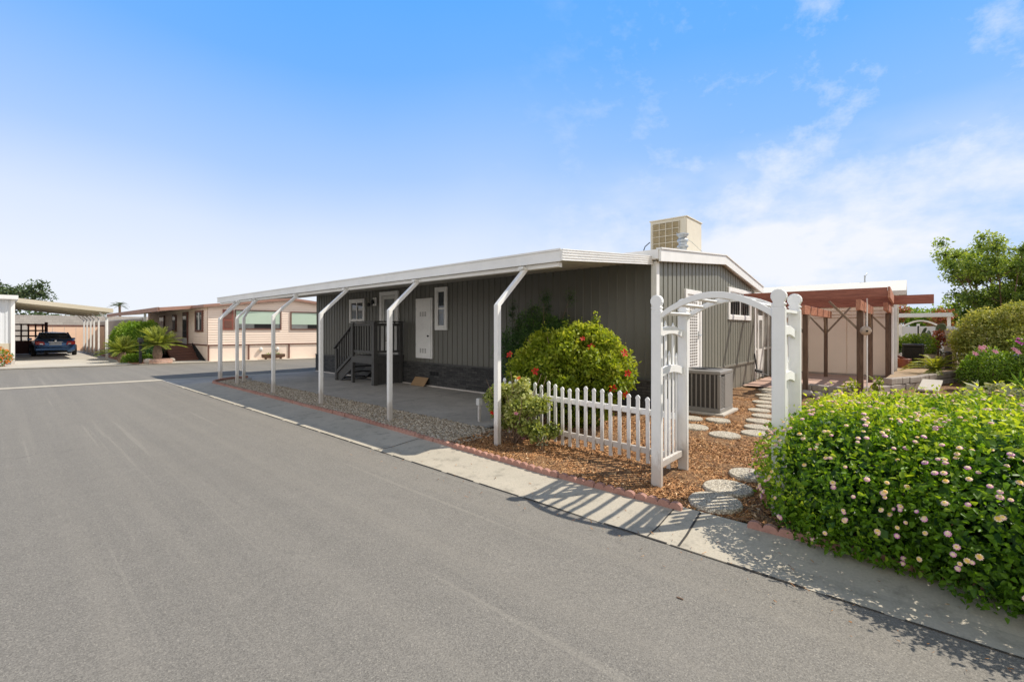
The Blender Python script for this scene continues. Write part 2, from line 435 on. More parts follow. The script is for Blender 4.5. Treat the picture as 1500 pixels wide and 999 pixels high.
def blossom(name, c, r, mat, parent, nrm=(0,0,1), petals=5, seed=0, layers=1):
    """cupped flower of separate petals"""
    rng = np.random.RandomState(seed); nv = Vector(nrm).normalized()
    a = nv.orthogonal().normalized(); bb = nv.cross(a); vs=[]; fs=[]; tint=[]
    for l in range(layers):
        for k in range(petals):
            ang = 2*math.pi*(k+.5*l)/petals + rng.uniform(-.15,.15); rr = r*(1-.3*l)*rng.uniform(.85,1.1)
            d = a*math.cos(ang)+bb*math.sin(ang); s = nv.cross(d); c0 = Vector(c); w = rr*1.5*math.pi/petals*.62
            ps = [c0, c0+d*rr*.5+s*w*.5+nv*rr*.3, c0+d*rr*.95+s*w*.45+nv*rr*(.28+.2*l), c0+d*rr*1.05+nv*rr*(.18+.2*l), c0+d*rr*.95-s*w*.45+nv*rr*(.28+.2*l), c0+d*rr*.5-s*w*.5+nv*rr*.3]
            n = len(vs); vs += [tuple(p) for p in ps]; fs.append([n,n+1,n+2,n+3]); fs.append([n,n+3,n+4,n+5])
            tint += [.0,.4+rng.uniform(-.2,.3)]+[.6]*3+[.4]
    return meshnp(name, np.array(vs), np.array(fs), 4, np.array(tint), mat, parent)

# ------------------------------------------------------------------ SETTING
def sheet(name, pts, z, mat, kind='structure'):
    o = MB().poly([(x,y,z) for x,y in pts]).build(name, mat); tag(o, kind=kind); return o

sheet('ground', [(-400,-400),(600,-400),(600,600),(-400,600)], -.03, M['dirt'])
near = lambda x: 19.0-.19*x      # near edge of the crossing street
far = lambda x: 27.6-.26*x       # far kerb of the crossing street
sheet('street', [(-60,-80),(3.42,-80),(3.42,near(3.42)),(90,near(90)-5),(90,far(90)),(-60,far(-60))], 0., M['asphalt'])
# gutter: shallow rolled profile running beside the street
g = MB()
prof = [(3.38,.004),(3.46,.006),(3.62,-.004+.006),(3.85,.02),(4.10,.035),(4.13,-.02)]
ys = [-60,-6,-3,0,1.5,3,5,7,9,11,13,14.5,16]
vs=[]; fs=[]
for y in ys:
    for (x,z) in prof: vs.append((x + (.10*min(1,max(0,(y-5)/3)) if x>3.7 else 0), y, z))
n=len(prof)
for i in range(len(ys)-1):
    for k in range(n-1): fs.append((i*n+k, i*n+k+1, (i+1)*n+k+1, (i+1)*n+k))
g.add(vs,fs); tag(g.build('gutter', M['gutter']), kind='structure')
j = MB()
for (y,w,dx) in ((1.30,.018,.10),(1.55,.012,.05),(5.42,.014,.0),(8.6,.012,.0),(11.8,.012,0),(-2.2,.012,0)):
    pts=[(3.40,.0085),(3.62,.0055),(3.85,.0235),(4.08,.037)]
    for (a,b_) in zip(pts[:-1],pts[1:]):
        j.poly([(a[0],y+dx*(a[0]-3.4),a[1]),(b_[0],y+dx*(b_[0]-3.4),b_[1]),(b_[0],y+w+dx*(b_[0]-3.4),b_[1]),(a[0],y+w+dx*(a[0]-3.4),a[1])])
tag(j.build('gutter_joints', M['joint']), kind='structure')
# dirt line where asphalt meets concrete
rr = random.Random(3); seam = MB(); y=-8.
while y < 16:
    l = rr.uniform(.15,.6); w = rr.uniform(.006,.018)
    seam.poly([(3.375,y,.0075),(3.375+w,y,.0085),(3.378+w*rr.uniform(.5,1),y+l,.0085),(3.375,y+l,.0075)]); y += l*rr.uniform(.9,1.4)
tag(seam.build('seam_dirt', M['joint']), kind='structure')
# corner apron (asphalt gutter turning into the crossing street)
sheet('corner_apron', [(3.42,16),(4.25,16),(5.6,17.0),(9,17.0),(9,near(9)-.25),(3.42,near(3.42)-.25)], .004, M['drive'])
sheet('valley_gutter', [(-60,near(-60)-.55),(3.5,near(3.5)-.5),(14,near(14)-.45),(14,near(14)),(3.5,near(3.5)),(-60,near(-60))], .008, M['gutter'])
# driveway slab
sheet('driveway', [(5.22,5.25),(8.18,5.25),(8.18,17.6),(6,17.4),(5.35,16.6),(5.22,15)], .012, M['drive'])
dj = MB()
for y in (8.6,11.8,15.0): dj.poly([(5.22,y,.0155),(8.18,y,.0155),(8.18,y+.012,.0155),(5.22,y+.012,.0155)])
dj.poly([(5.22,5.28,.0155),(8.18,5.3,.0155),(8.18,5.315,.0155),(5.22,5.295,.0155)])
tag(dj.build('driveway_joints', M['joint']), kind='structure')
# mulch beds
def bed_sheet(name, poly_fn, x0,x1,y0,y1, mat, z=.03, amp=.02, step=.12):
    rng=np.random.RandomState(2); vs=[]; fs=[]; idx={}
    nx=int((x1-x0)/step); ny=int((y1-y0)/step)
    for i in range(nx+1):
        for k in range(ny+1):
            x=x0+i*step; y=y0+k*step; vs.append((x,y,z+amp*(math.sin(x*3.1+y*2.3)*.4+math.sin(x*7.3-y*5.1)*.3+rng.uniform(-.4,.4))))
    for i in range(nx):
        for k in range(ny):
            cx=x0+(i+.5)*step; cy=y0+(k+.5)*step
            if poly_fn(cx,cy): a=i*(ny+1)+k; fs.append((a,a+ny+1,a+ny+2,a+1))
    o=MB().add(vs,fs).build(name,mat,smooth=True); return tag(o,kind='structure')
bed_sheet('mulch_bed', lambda x,y: True, 4.11, 13.7, -6.0, 4.95, M['mulch'], .035, .02)
bed_sheet('mulch_bed_far', lambda x,y: True, 13.7, 25.0, -6.0, 2.6, M['mulch'], .03, .02, .2)
sheet('side_yard', [(8.2,2.5),(19,2.5),(19,17),(8.2,17)], .0, M['dirt'])
sheet('gravel_bed', [(4.2,4.9),(5.24,4.9),(5.24,15.5),(5.6,16.6),(5.0,16.6),(4.5,16.2),(4.26,15.4)], .022, M['gravelbase'])
# patio
sheet('patio', [(13.75,.35),(19.0,.35),(19.0,3.5),(13.75,3.5)], .075, M['patio'])
pj = MB()
for i in range(12): x=13.9+i*.42; pj.poly([(x,.35,.079),(x+.012,.35,.079),(x+.012,3.5,.079),(x,3.5,.079)])
tag(pj.build('patio_joints', M['dirt']), kind='structure')
# far side of the crossing street
sheet('far_kerb', [(-60,far(-60)),(90,far(90)),(90,far(90)+.35),(-60,far(-60)+.35)], .02, M['gutter'])
sheet('neighbour_driveway', [(-.9,far(-.9)+.35),(4.05,far(4.05)+.35),(4.05,52),(-.9,52)], .03, M['walk'])
sheet('neighbour_walk', [(5.45,far(5.45)+.35),(7.0,far(7)+.35),(7.0,29),(5.45,29)], .03, M['walk'])
sheet('red_rock_bed', [(4.05,far(4.05)+.35),(5.45,far(5.45)+.35),(5.45,33),(4.05,40)], .035, M['redrock'])
sheet('far_lot', [(7,far(7)+.35),(90,far(90)+.35),(90,40),(7,40)], .025, M['walk'])

# ---- loose stuff: gravel and bark chips
def pebbles(name, n, xr, yr, z, s, mat, seed, fn=None, chips=False, dens=None):
    rng=np.random.RandomState(seed)
    X=rng.uniform(*xr,n*2); Y=rng.uniform(*yr,n*2)
    if dens is not None: k=rng.rand(len(X))<dens(X,Y); X=X[k];Y=Y[k]
    if fn is not None: k=fn(X,Y); X=X[k];Y=Y[k]
    X=X[:n];Y=Y[:n];n=len(X)
    sz=s*(.5+1.0*rng.rand(n)**1.5)
    if chips:
        base=np.array([[-1,-.33,0],[1,-.28,0],[1.1,.3,.05],[-.9,.35,0],[-1,-.33,.14],[1,-.28,.14],[1.05,.3,.18],[-.9,.35,.14]])
        F0=np.array([[4,5,6,7],[0,1,5,4],[1,2,6,5],[2,3,7,6],[3,0,4,7]])
    else:
        base=np.array([[-1,-.8,0],[1,-.9,0],[.9,.9,0],[-.9,.8,0],[-.55,-.5,.8],[.5,-.55,.75],[.6,.5,.7],[-.5,.55,.8]]); F0=np.array([[4,5,6,7],[0,1,5,4],[1,2,6,5],[2,3,7,6],[3,0,4,7]])
    a=rng.uniform(0,6.28,n); tx=rng.normal(0,.35 if chips else .15,n); ty=rng.normal(0,.3 if chips else .15,n)
    b=base[None]*(np.array([1.25,.8,1.]) if chips else 1.)*sz[:,None,None]*(1+.25*rng.normal(size=(n,8,3)))
    c,s_=np.cos(a)[:,None],np.sin(a)[:,None]
    x=b[:,:,0]*c-b[:,:,1]*s_; y=b[:,:,0]*s_+b[:,:,1]*c; zz=b[:,:,2]+x*tx[:,None]+y*ty[:,None]
    Vv=np.stack([x+X[:,None],y+Y[:,None],zz+z+sz[:,None]*.25],2).reshape(-1,3)
    F=(np.arange(n)[:,None,None]*8+F0[None]).reshape(-1,4)
    t=np.repeat(rng.beta(2,2,n),8)
    return meshnp(name,Vv,F,4,t,mat)
tag(pebbles('gravel', 26000, (4.24,5.26),(4.75,16.3),.02,.016,M['pebble'],11,
    fn=lambda X,Y: (X>4.24+np.maximum(0,(Y-15))**2*.35)), 'tan and grey pea gravel strip under the white carport posts','gravel', kind='stuff')
def md(X,Y):
    d=.751*X+.661*Y; return np.clip((5.6/d)**1.8,0,1)
tag(pebbles('bark_chips', 125000, (4.12,11.5),(-.8,4.98),.03,.0155,M['chip'],12,chips=True,dens=md), 'loose orange brown bark chips over the garden bed','bark mulch', kind='stuff')
lt = pebbles('litter', 260, (3.0,4.0),(-2.5,6),.012,.008,M['chip'],5,chips=True)
tag(lt,'dry leaf crumbs scattered in the gutter','leaf litter',kind='stuff')

# ------------------------------------------------------------------ scalloped edging
def edging_mesh(L=.44, k=4):
    mb=MB(); pts=[(0,-.03)]; 
    for i in range(k):
        for t in range(7):
            a=math.pi-math.pi*t/6; pts.append((L/k*(i+.5)+L/k*.5*math.cos(a)*.98, .040+.036*math.sin(a)))
    pts.append((L,-.03))
    mb.prism(pts,-.024,.024,'yz'); return mb
e0=edging_mesh().build('edging_block',M['terracotta'],bevel=.006)
EG='scalloped edging blocks along the gutter'
e0.location=(4.06,1.6,.02)
first=True
def place_edge(x,y,rz,label):
    global first
    if first: o=e0; first=False
    else: o=e0.copy(); COL.objects.link(o)
    o.location=(x,y,.02+random.uniform(-.008,.006)); o.rotation_euler=(0,random.uniform(-.05,.05),rz+random.uniform(-.02,.02))
    tag(o,label,'garden edging',EG)
y=1.52; k=0
while y<15.2:
    x=4.03+.19*min(1,max(0,(y-3)/4.5))
    rz=-.04 if 3<y<7.5 else 0
    lab = 'sunlit end block of the scalloped red edging beside the arch post' if k==0 else ('sunlit scalloped red edging block between picket fence and gutter' if y<5 else 'shaded scalloped red edging block between gutter and gravel strip')
    place_edge(x,y,rz,lab); y+=.45; k+=1
px,py,a=4.22,15.2,0
for i in range(5):
    place_edge(px,py,-a,'scalloped edging block on the rounded far corner of the gravel strip')
    px+=.45*math.sin(a); py+=.45*math.cos(a); a+=.36
for i in range(12):
    place_edge(4.06,.55-.45*i,0,'scalloped red edging block at the foot of the flowering hedge')

# ------------------------------------------------------------------ stepping stones
def stone_mesh(seed, r):
    rng=random.Random(seed); mb=MB(); n=28; ph=rng.uniform(0,6)
    def ring(k,z): return [((r*k*(1+.02*math.sin(3*t+ph)))*math.cos(t),(r*k*(1+.02*math.cos(2*t+ph)))*math.sin(t),z) for t in [2*math.pi*i/n for i in range(n)]]
    vs=ring(1,-.03)+ring(1,.035)+ring(.95,.05); fs=[]
    for l in range(2):
        for i in range(n): j_=(i+1)%n; fs.append((l*n+i,l*n+j_,(l+1)*n+j_,(l+1)*n+i))
    fs.append(tuple(2*n+i for i in range(n))); mb.add(vs,fs); return mb
SG='round exposed aggregate stepping stones through the mulch'
stones=[(4.36,1.34,.235,'round pebbled stepping stone at the gutter under striped fence shadows'),
 (4.82,1.36,.235,'round pebbled stepping stone second from the gutter'),
 (5.42,1.30,.22,'round pebbled stepping stone third from the gutter, beside the hedge'),
 (7.2,2.08,.22,'round stepping stone alone in the middle of the mulch'),
 (7.45,2.62,.22,'round stepping stone half hidden behind the arch side panel'),
 (8.28,2.50,.2,'round stepping stone in front of the grey condenser'),
 (8.15,2.92,.2,'round stepping stone at the corner of the condenser pad'),
 (7.62,1.74,.22,'nearest round stone of the row leading past the condenser'),
 (8.12,1.84,.2,'second round stone of the row leading past the condenser'),
 (8.68,1.95,.2,'third round stone of the row leading past the condenser')]
for i,(x,y,r,l) in enumerate(stones):
    o=stone_mesh(i,r).build('stepping_stone',M['agg']); o.location=(x,y,.022); tag(o,l,'stepping stone',SG)
for i in range(9):
    x=9.25+.58*i; o=stone_mesh(20+i,.2).build('stepping_stone',M['agg']); o.location=(x,2.05+.10*i+(.05 if i%2 else -.05),.022)
    tag(o,'distant round stone in the row beside the grey end wall','stepping stone',SG)

# ------------------------------------------------------------------ THE CHARCOAL MOBILE HOME
HX0,HX1,HY0,HY1=8.2,15.5,3.6,17.4
RX=12.0
def roofz(x):   # underside line of the gable
    return 2.93+(x-HX0)/(RX-HX0)*.33 if x<RX else 3.26-(x-RX)/(HX1-RX)*.50
home=thing('mobile_home','long charcoal ribbed mobile home with white trim and a low gable roof','mobile home',(HX0,HY0,0))
def P(mb,name,mat,parent=home,**kw):
    root=home
    o=mb.build(name,mat,None,**kw)
    if parent is home: o.parent=home; o.location=(-HX0,-HY0,0)
    else: o.parent=parent
    return o
def ribbed(x0,y0,x1,y1,nrm,z0,ztop,pat):
    """pat: list of (run,offset) breakpoints per period"""
    mb=MB(); L=math.hypot(x1-x0,y1-y0); dx=(x1-x0)/L; dy=(y1-y0)/L
    s=0; pts=[]; per=pat[-1][0]
    while s<L:
        for (a,o) in pat[:-1]:
            if s+a<L: pts.append((s+a,o))
        s+=per
    pts.append((L,0)); vs=[]; fs=[]
    for (a,o) in pts:
        x=x0+dx*a+nrm[0]*o; y=y0+dy*a+nrm[1]*o; vs+= [(x,y,z0),(x,y,ztop(x0+dx*a))]
    for i in range(len(pts)-1): fs.append((2*i,2*i+2,2*i+3,2*i+1))
    mb.add(vs,fs); return mb
# long wall facing the street
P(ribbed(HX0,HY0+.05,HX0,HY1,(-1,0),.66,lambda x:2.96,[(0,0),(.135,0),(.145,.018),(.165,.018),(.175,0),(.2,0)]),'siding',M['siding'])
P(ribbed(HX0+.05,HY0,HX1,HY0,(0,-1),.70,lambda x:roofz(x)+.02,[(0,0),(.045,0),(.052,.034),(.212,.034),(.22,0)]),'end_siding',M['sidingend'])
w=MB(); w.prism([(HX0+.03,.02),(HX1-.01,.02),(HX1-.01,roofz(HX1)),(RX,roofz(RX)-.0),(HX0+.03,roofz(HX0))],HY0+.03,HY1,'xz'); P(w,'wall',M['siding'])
# skirts
sk=MB(); sk.box(HX0-.055,HX0+.02,HY0+.03,HY1,.0,.655); P(sk,'stone_skirt',M['stone'],bevel=.004)
cap=MB(); cap.box(HX0-.07,HX0+.01,HY0+.03,HY1,.655,.685); P(cap,'skirt_cap',M['deckpaint'])
st=MB(); st.box(HX0-.10,HX0-.057,5.0,HY1-.1,.012,.045); P(st,'base_strip',M['white'])
sk=ribbed(HX0+.02,HY0-.012,HX1,HY0-.012,(0,-1),.0,lambda x:.66,[(0,0),(.2,0),(.205,.012),(.235,.012),(.24,0),(.55,0)]); P(sk,'end_skirt',M['skirt'])
sk=MB(); sk.box(HX0+.02,HX1,HY0-.05,HY0-.001,.64,.70); P(sk,'skirt_rail',M['skirt'],bevel=.004)
v=MB()
for i in range(3): v.box(HX0-.062,HX0-.05,9.93+i*.13,10.03+i*.13,.33,.43)
P(v,'skirt_vent',M['dark'])
# roof
rf=MB(); ov=.08
prof=[(HX0-.12,3.02),(RX,3.40),(HX1+.35,2.88),(HX1+.35,2.80),(RX,3.31),(HX0-.12,2.94)]
rf.prism(prof,HY0-.12,HY1+.2,'xz'); P(rf,'roof',M['roof'])
fa=MB(); fp=[(HX0-.14,2.90),(HX0-.14,3.12),(RX,3.475),(HX1+.38,2.955),(HX1+.38,2.76),(RX,3.26)]
fa.prism(fp,HY0-.17,HY0-.125,'xz'); fa.box(HX0-.16,HX0-.122,HY0-.124,HY1+.2,2.95,3.13)
P(fa,'gable_fascia',M['whitemetal'],bevel=.004)
dr=MB(); dr.prism([(HX0-.15,3.125),(HX0-.15,3.155),(RX,3.51),(HX1+.39,2.99),(HX1+.39,2.96),(RX,3.48)],HY0-.19,HY0-.08,'xz'); P(dr,'drip_edge',M['whitemetal'])
ct=MB(); ct.box(HX0-.06,HX0+.075,HY0-.05,HY0+.0,.02,2.93); ct.box(HX0-.06,HX0-.021,HY0+.001,HY0+.06,.02,2.93)
P(ct,'corner_trim',M['white'],bevel=.004)
ct=MB(); ct.box(HX1-.09,HX1+.03,HY0-.045,HY0+.05,.02,roofz(HX1)); P(ct,'corner_trim',M['white'],bevel=.004)

def window_x(parent,X,y0,y1,z0,z1,f=.09,split='h',name='window',gm=None,out=-1,depth=.05):
    """window in a wall whose face is the plane x=X, looking towards -x"""
    fr=MB(); a,b=(X+out*depth,X+.01) if out<0 else (X-.01,X+depth)
    fr.box(a,b,y0,y0+f,z0,z1); fr.box(a,b,y1-f,y1,z0,z1); fr.box(a,b,y0+f,y1-f,z1-f,z1); fr.box(a,b,y0+f,y1-f,z0,z0+f)
    fo=P(fr,name,M['white'],parent,bevel=.004)
    sf=MB(); q=X+out*.022
    i0,i1,j0,j1=y0+f,y1-f,z0+f,z1-f; s=.03
    sf.box(q-.012,q+.03,i0,i0+s,j0,j1); sf.box(q-.012,q+.03,i1-s,i1,j0,j1); sf.box(q-.012,q+.03,i0+s,i1-s,j1-s,j1); sf.box(q-.012,q+.03,i0+s,i1-s,j0,j0+s)
    if split=='h': sf.box(q-.016,q+.03,i0+s,i1-s,(j0+j1)/2-.022,(j0+j1)/2+.022)
    if split=='v': sf.box(q-.016,q+.03,(i0+i1)/2-.022,(i0+i1)/2+.022,j0+s,j1-s)
    o=sf.build('sash',M['white'],fo)
    pn=MB(); pn.box(q+.008,q+.02,i0+s-.004,i1-s+.004,j0+s-.004,j1-s+.004); pn.build('pane',gm or M['glass'],fo)
    return fo
def window_y(parent,Y,x0,x1,z0,z1,f=.09,split='v',gm=None,name='window',fm=None):
    fm=fm or M['white']
    fr=MB(); a,b=Y-.05,Y+.01
    fr.box(x0,x0+f,a,b,z0,z1); fr.box(x1-f,x1,a,b,z0,z1); fr.box(x0+f,x1-f,a,b,z1-f,z1); fr.box(x0+f,x1-f,a,b,z0,z0+f)
    fo=P(fr,name,fm,parent,bevel=.004)
    i0,i1,j0,j1=x0+f,x1-f,z0+f,z1-f; s=.03; q=Y-.022; sf=MB()
    sf.box(i0,i0+s,q-.012,q+.03,j0,j1); sf.box(i1-s,i1,q-.012,q+.03,j0,j1); sf.box(i0+s,i1-s,q-.012,q+.03,j1-s,j1); sf.box(i0+s,i1-s,q-.012,q+.03,j0,j0+s)
    if split=='h': sf.box(i0+s,i1-s,q-.016,q+.03,(j0+j1)/2-.022,(j0+j1)/2+.022)
    if split=='v': sf.box((i0+i1)/2-.022,(i0+i1)/2+.022,q-.016,q+.03,j0+s,j1-s)
    sf.build('sash',fm,fo)
    pn=MB(); pn.box(i0+s-.004,i1-s+.004,q+.008,q+.02,j0+s-.004,j1-s+.004); pn.build('pane',gm or M['glass'],fo)
    return fo
window_x(home,HX0-.02,13.82,14.82,1.86,2.68,.1,'v')
window_x(home,HX0-.02,9.56,10.08,1.62,2.82,.1,'h')
# entry door with glazed storm door
d=MB(); X=HX0-.02
d.box(X-.06,X+.01,11.86,11.98,.86,2.84); d.box(X-.06,X+.01,12.76,12.88,.86,2.84); d.box(X-.06,X+.01,11.98,12.76,2.72,2.84)
do=P(d,'entry_door',M['white'],bevel=.004)
q=MB(); q.box(X-.03,X,11.99,12.08,.86,2.71); q.box(X-.03,X,12.66,12.75,.86,2.71); q.box(X-.03,X,12.08,12.66,2.60,2.71); q.box(X-.03,X,12.08,12.66,.86,1.25); q.box(X-.034,X,12.08,12.66,1.78,1.84); q.build('door_frame',M['offwhite'],do,bevel=.003)
q=MB(); q.box(X-.012,X-.004,12.08,12.66,1.25,2.6); q.build('pane',M['glasspale'],do)
q=MB(); q.box(X-.07,X-.03,12.02,12.05,1.75,1.9); q.build('handle',M['black'],do)
# water-heater cupboard door with louvres
d=MB(); d.box(X-.05,X+.01,10.20,10.96,.80,2.54)
uo=P(d,'utility_door',M['white'],bevel=.005)
q=MB(); q.box(X-.068,X-.051,10.25,10.91,.84,2.49); q.build('door_leaf',M['white'],uo,bevel=.005)
for z in (2.02,.96):
    for c in range(3):
        q=MB()
        for r_ in range(4): q.box(X-.073,X-.069,10.44+c*.11,10.51+c*.11,z+r_*.034,z+.02+r_*.034)
        q.build('louvre_vent',M['acgrey'],uo)
q=MB(); q.tube([(X-.07,10.33,1.45),(X-.10,10.33,1.45),(X-.105,10.33,1.45)],[.02,.012,.03],10); q.build('knob',M['black'],uo)
for zh in (1.15,2.2): MB().box(X-.075,X-.066,10.915,10.93,zh,zh+.08).build('hinge',M['galv'],uo)
# wall lamp and its white box beside the entry
q=MB(); q.box(X-.03,X+.01,13.12,13.32,2.42,2.68); wl=P(q,'wall_lamp',M['white'],bevel=.004)
q=MB(); q.lathe([(.02,0),(.055,.02),(.06,.10),(.03,.14),(.01,.16)],(X-.10,13.22,2.46),12); q.tube([(X-.03,13.22,2.6),(X-.10,13.22,2.62)],.01,6); q.build('lantern',M['black'],wl)
q=MB(); q.lathe([(.03,0),(.05,.03),(.05,.09),(.02,.12)],(X-.06,13.52,2.40),12); P(q,'camera_housing',M['black'])
# white side door with embossed panel on the end wall
Y=HY0-.02
d=MB(); d.box(9.58,9.68,Y-.05,Y+.01,.70,2.50); d.box(10.46,10.56,Y-.05,Y+.01,.70,2.50); d.box(9.68,10.46,Y-.05,Y+.01,2.40,2.50)
so=P(d,'side_door',M['white'],bevel=.004)
q=MB(); q.box(9.685,10.455,Y-.03,Y,.72,2.395); q.build('door_leaf',M['white'],so)
q=MB()
for r_ in range(24):
    for c in range(4): q.box(9.86+c*.12,9.94+c*.12,Y-.036,Y-.031,.85+r_*.062,.885+r_*.062)
q.build('jalousie',M['acgrey'],so)
q=MB(); q.tube([(10.38,Y-.03,1.52),(10.38,Y-.09,1.52),(10.30,Y-.09,1.5)],.012,8); q.box(10.36,10.40,Y-.036,Y-.03,1.42,1.6); q.build('handle',M['galv'],so)
window_y(home,Y,12.63,14.86,1.90,2.76,.11,'v',gm=M['glasspale'])

# electrical meter boxes at the sheltered end of the wall
# ------------------------------------------------------------------ REAR SUN ROOM beyond the end wall
sr=thing('sunroom','pale enclosed lean-to with white framed door between grey home and pergola','sunroom',(15.56,3.75,0))
def PS(mb,name,mat,**kw):
    o=mb.build(name,mat,sr,**kw); o.location=(-15.56,-3.75,0); return o
b=MB(); b.box(15.58,18.6,3.75,9,0,2.35); PS(b,'wall',M['skirt'])
b=MB(); b.box(15.58,18.8,3.6,9.1,2.35,2.47); PS(b,'roof',M['roof'])
b=MB(); 
for x in (15.62,16.35,17.15,17.9,18.5): b.box(x,x+.08,3.70,3.752,0.02,2.34)
b.box(15.7,18.5,3.715,3.752,.95,1.02); PS(b,'mullion',M['offwhite'],bevel=.003)
b=MB(); b.box(16.5,17.08,3.712,3.75,.05,2.1); o=PS(b,'door',M['white'],bevel=.004)
b=MB(); b.box(16.60,16.98,3.706,3.711,1.0,1.95); b.build('pane',M['glasspale'],o)
for x in (15.75,17.3,18.05):
    b=MB(); b.box(x,x+.5,3.735,3.749,1.05,2.2); PS(b,'pane',M['glasspale'])

# ------------------------------------------------------------------ CARPORT
cp=thing('carport','long white aluminium carport awning on bent posts along the charcoal home','carport',(4.6,3.7,0))
def PC(mb,name,mat,parent=None,**kw):
    o=mb.build(name,mat,parent or cp,**kw)
    if parent is None: o.location=(-4.6,-3.7,0)
    return o
CX0,CX1,CY0,CY1=5.2,8.06,3.66,18.6
zo,zi=2.60,2.86      # underside heights outer / house side
def cz(x): return zo+(x-CX0)/(CX1-CX0)*(zi-zo)
# corrugated soffit pans
vs=[];fs=[]; s=CY0; pts=[]
while s<CY1:
    for a,o in ((0,0),(.02,.035),(.07,.035),(.09,0),(.19,0),(.21,.018),(.23,.0)): pts.append((s+a,o))
    s+=.3
for (yy,o) in pts: vs+=[(CX0+.04,yy,cz(CX0)+.06+o),(CX1,yy,cz(CX1)+.05+o)]
for i in range(len(pts)-1): fs.append((2*i,2*i+1,2*i+3,2*i+2))
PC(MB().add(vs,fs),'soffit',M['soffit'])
r_=MB(); r_.add([(CX0+.02,CY0+.02,zo+.135),(CX1,CY0+.02,zi+.135),(CX1,CY1,zi+.135),(CX0+.02,CY1,zo+.135)],[(0,1,2,3)]); PC(r_,'roof_panel',M['roof'])
f=MB()
# outer fascia / gutter with three stepped lips, then the end fascia the same
f.box(CX0-.05,CX0,CY0-.02,CY1+.02,zo,zo+.16); f.box(CX0-.065,CX0-.05,CY0-.035,CY1+.02,zo+.145,zo+.175); f.box(CX0-.062,CX0-.05,CY0-.03,CY1+.02,zo-.008,zo+.016)
PC(f,'gutter_fascia',M['whitemetal'],bevel=.003)
f=MB()
def endstrip(z0,z1,y0,y1):
    f.prism([(CX0-.05,zo+z0),(CX0-.05,zo+z1),(CX1+.05,zi+z1),(CX1+.05,zi+z0)],y0,y1,'xz')
endstrip(0,.16,CY0-.05,CY0-.022)
for z0 in (.0,.038,.076,.114,.148): endstrip(z0,z0+.014,CY0-.062,CY0-.051)
PC(f,'end_fascia',M['whitemetal'],bevel=.002)
b=MB(); b.box(5.20,5.30,CY0+.05,CY1-.1,zo-.07,zo-.005); 
PC(b,'header_beam',M['whitemetal'],bevel=.004)
post_list=[(4.60,4.32),(4.60,6.96),(4.60,9.57),(4.60,12.15),(4.66,15.0),(4.92,15.25),(4.66,16.5),(4.74,16.9)]
for i,(x,yy) in enumerate(post_list):
    mb=MB(); s=.038
    # square tube swept: vertical, knee, then raked in to the beam
    kz=1.99; path=[Vector((x,yy,0.0)),Vector((x,yy,kz)),Vector((5.22,yy,kz+.56))]
    mb.beam(path[0],path[1],.076,.076,(1,0,0)); mb.beam(path[1]+Vector((-.012,0,-.02)),path[2],.064,.07,(0,1,0))
    po=PC(mb,'post',M['whitemetal'],bevel=.006)
    fp_=MB(); fp_.beam((5.10,yy,kz+.565),(5.32,yy,kz+.565),.09,.03); fp_.build('bracket',M['whitemetal'],po)
    ft=MB(); ft.box(x-.055,x+.055,yy-.055,yy+.055,.0,.028); ft.tube([(x-.06,yy-.05,.028),(x-.06,yy-.05,.05)],.008,6); ft.build('foot_plate',M['galv'],po)

# ------------------------------------------------------------------ PORCH
pd=thing('porch','dark painted wooden porch with picket railing and stairs at the entry door','porch',(7.2,11.6,0))
def PP(mb,name,mat=None,**kw):
    o=mb.build(name,mat or M['deckpaint'],pd,**kw); o.location=(-7.2,-11.6,0); return o
dz=.86
b=MB()
for i in range(8): b.box(7.14+i*.128,7.14+i*.128+.12,11.58,12.80,dz-.035,dz)
PP(b,'deck_boards')
b=MB(); b.box(7.12,8.12,11.56,11.60,dz-.22,dz-.04); b.box(7.10,7.14,11.60,12.8,dz-.22,dz-.04); PP(b,'rim_board')
b=MB()
for i in range(9): b.box(7.24+i*.1,7.33+i*.1,11.60,11.62,.03,dz-.22)
PP(b,'skirting')
for (x,yy,w,z1) in ((7.17,11.62,.125,1.84),(7.15,12.78,.095,1.84),(8.06,11.62,.10,1.84),(7.17,13.82,.095,1.02)):
    b=MB(); b.box(x-w/2,x+w/2,yy-w/2,yy+w/2,0.012,z1); PP(b,'post',bevel=.005)
for (a_,b_,w_,h_,nm) in (((7.16,11.50,1.865),(7.16,12.86,1.865),.13,.04,'handrail'),((7.23,11.6,1.865),(8.12,11.6,1.865),.12,.04,'handrail'),((7.16,11.6,1.78),(7.16,12.8,1.78),.05,.08,'top_rail'),((7.2,11.6,1.78),(8.1,11.6,1.78),.05,.08,'top_rail'),((7.16,11.6,.98),(7.16,12.8,.98),.05,.07,'bottom_rail'),((7.2,11.6,.98),(8.1,11.6,.98),.05,.07,'bottom_rail')):
    PP(MB().beam(a_,b_,w_,h_),nm,bevel=.004)
PP(MB().beam((7.16,12.78,1.80),(7.16,13.95,1.03),.11,.045),'stair_rail',bevel=.004)
PP(MB().beam((7.16,12.78,.90),(7.16,13.9,.22),.05,.09),'stair_bottom_rail',bevel=.004)
for i in range(7):
    yy=11.76+i*.142; b=MB(); b.box(7.14,7.18,yy-.018,yy+.018,.95,1.78); PP(b,'baluster')
for i in range(5):
    x=7.34+i*.15; b=MB(); b.box(x-.018,x+.018,11.58,11.62,.95,1.78); PP(b,'baluster')
for i in range(6):
    yy=12.93+i*.145; t=(yy-12.78)/1.17; z1=1.80-t*.77; z0=.90-t*.70; b=MB(); b.box(7.14,7.18,yy-.018,yy+.018,z0,z1); PP(b,'baluster')
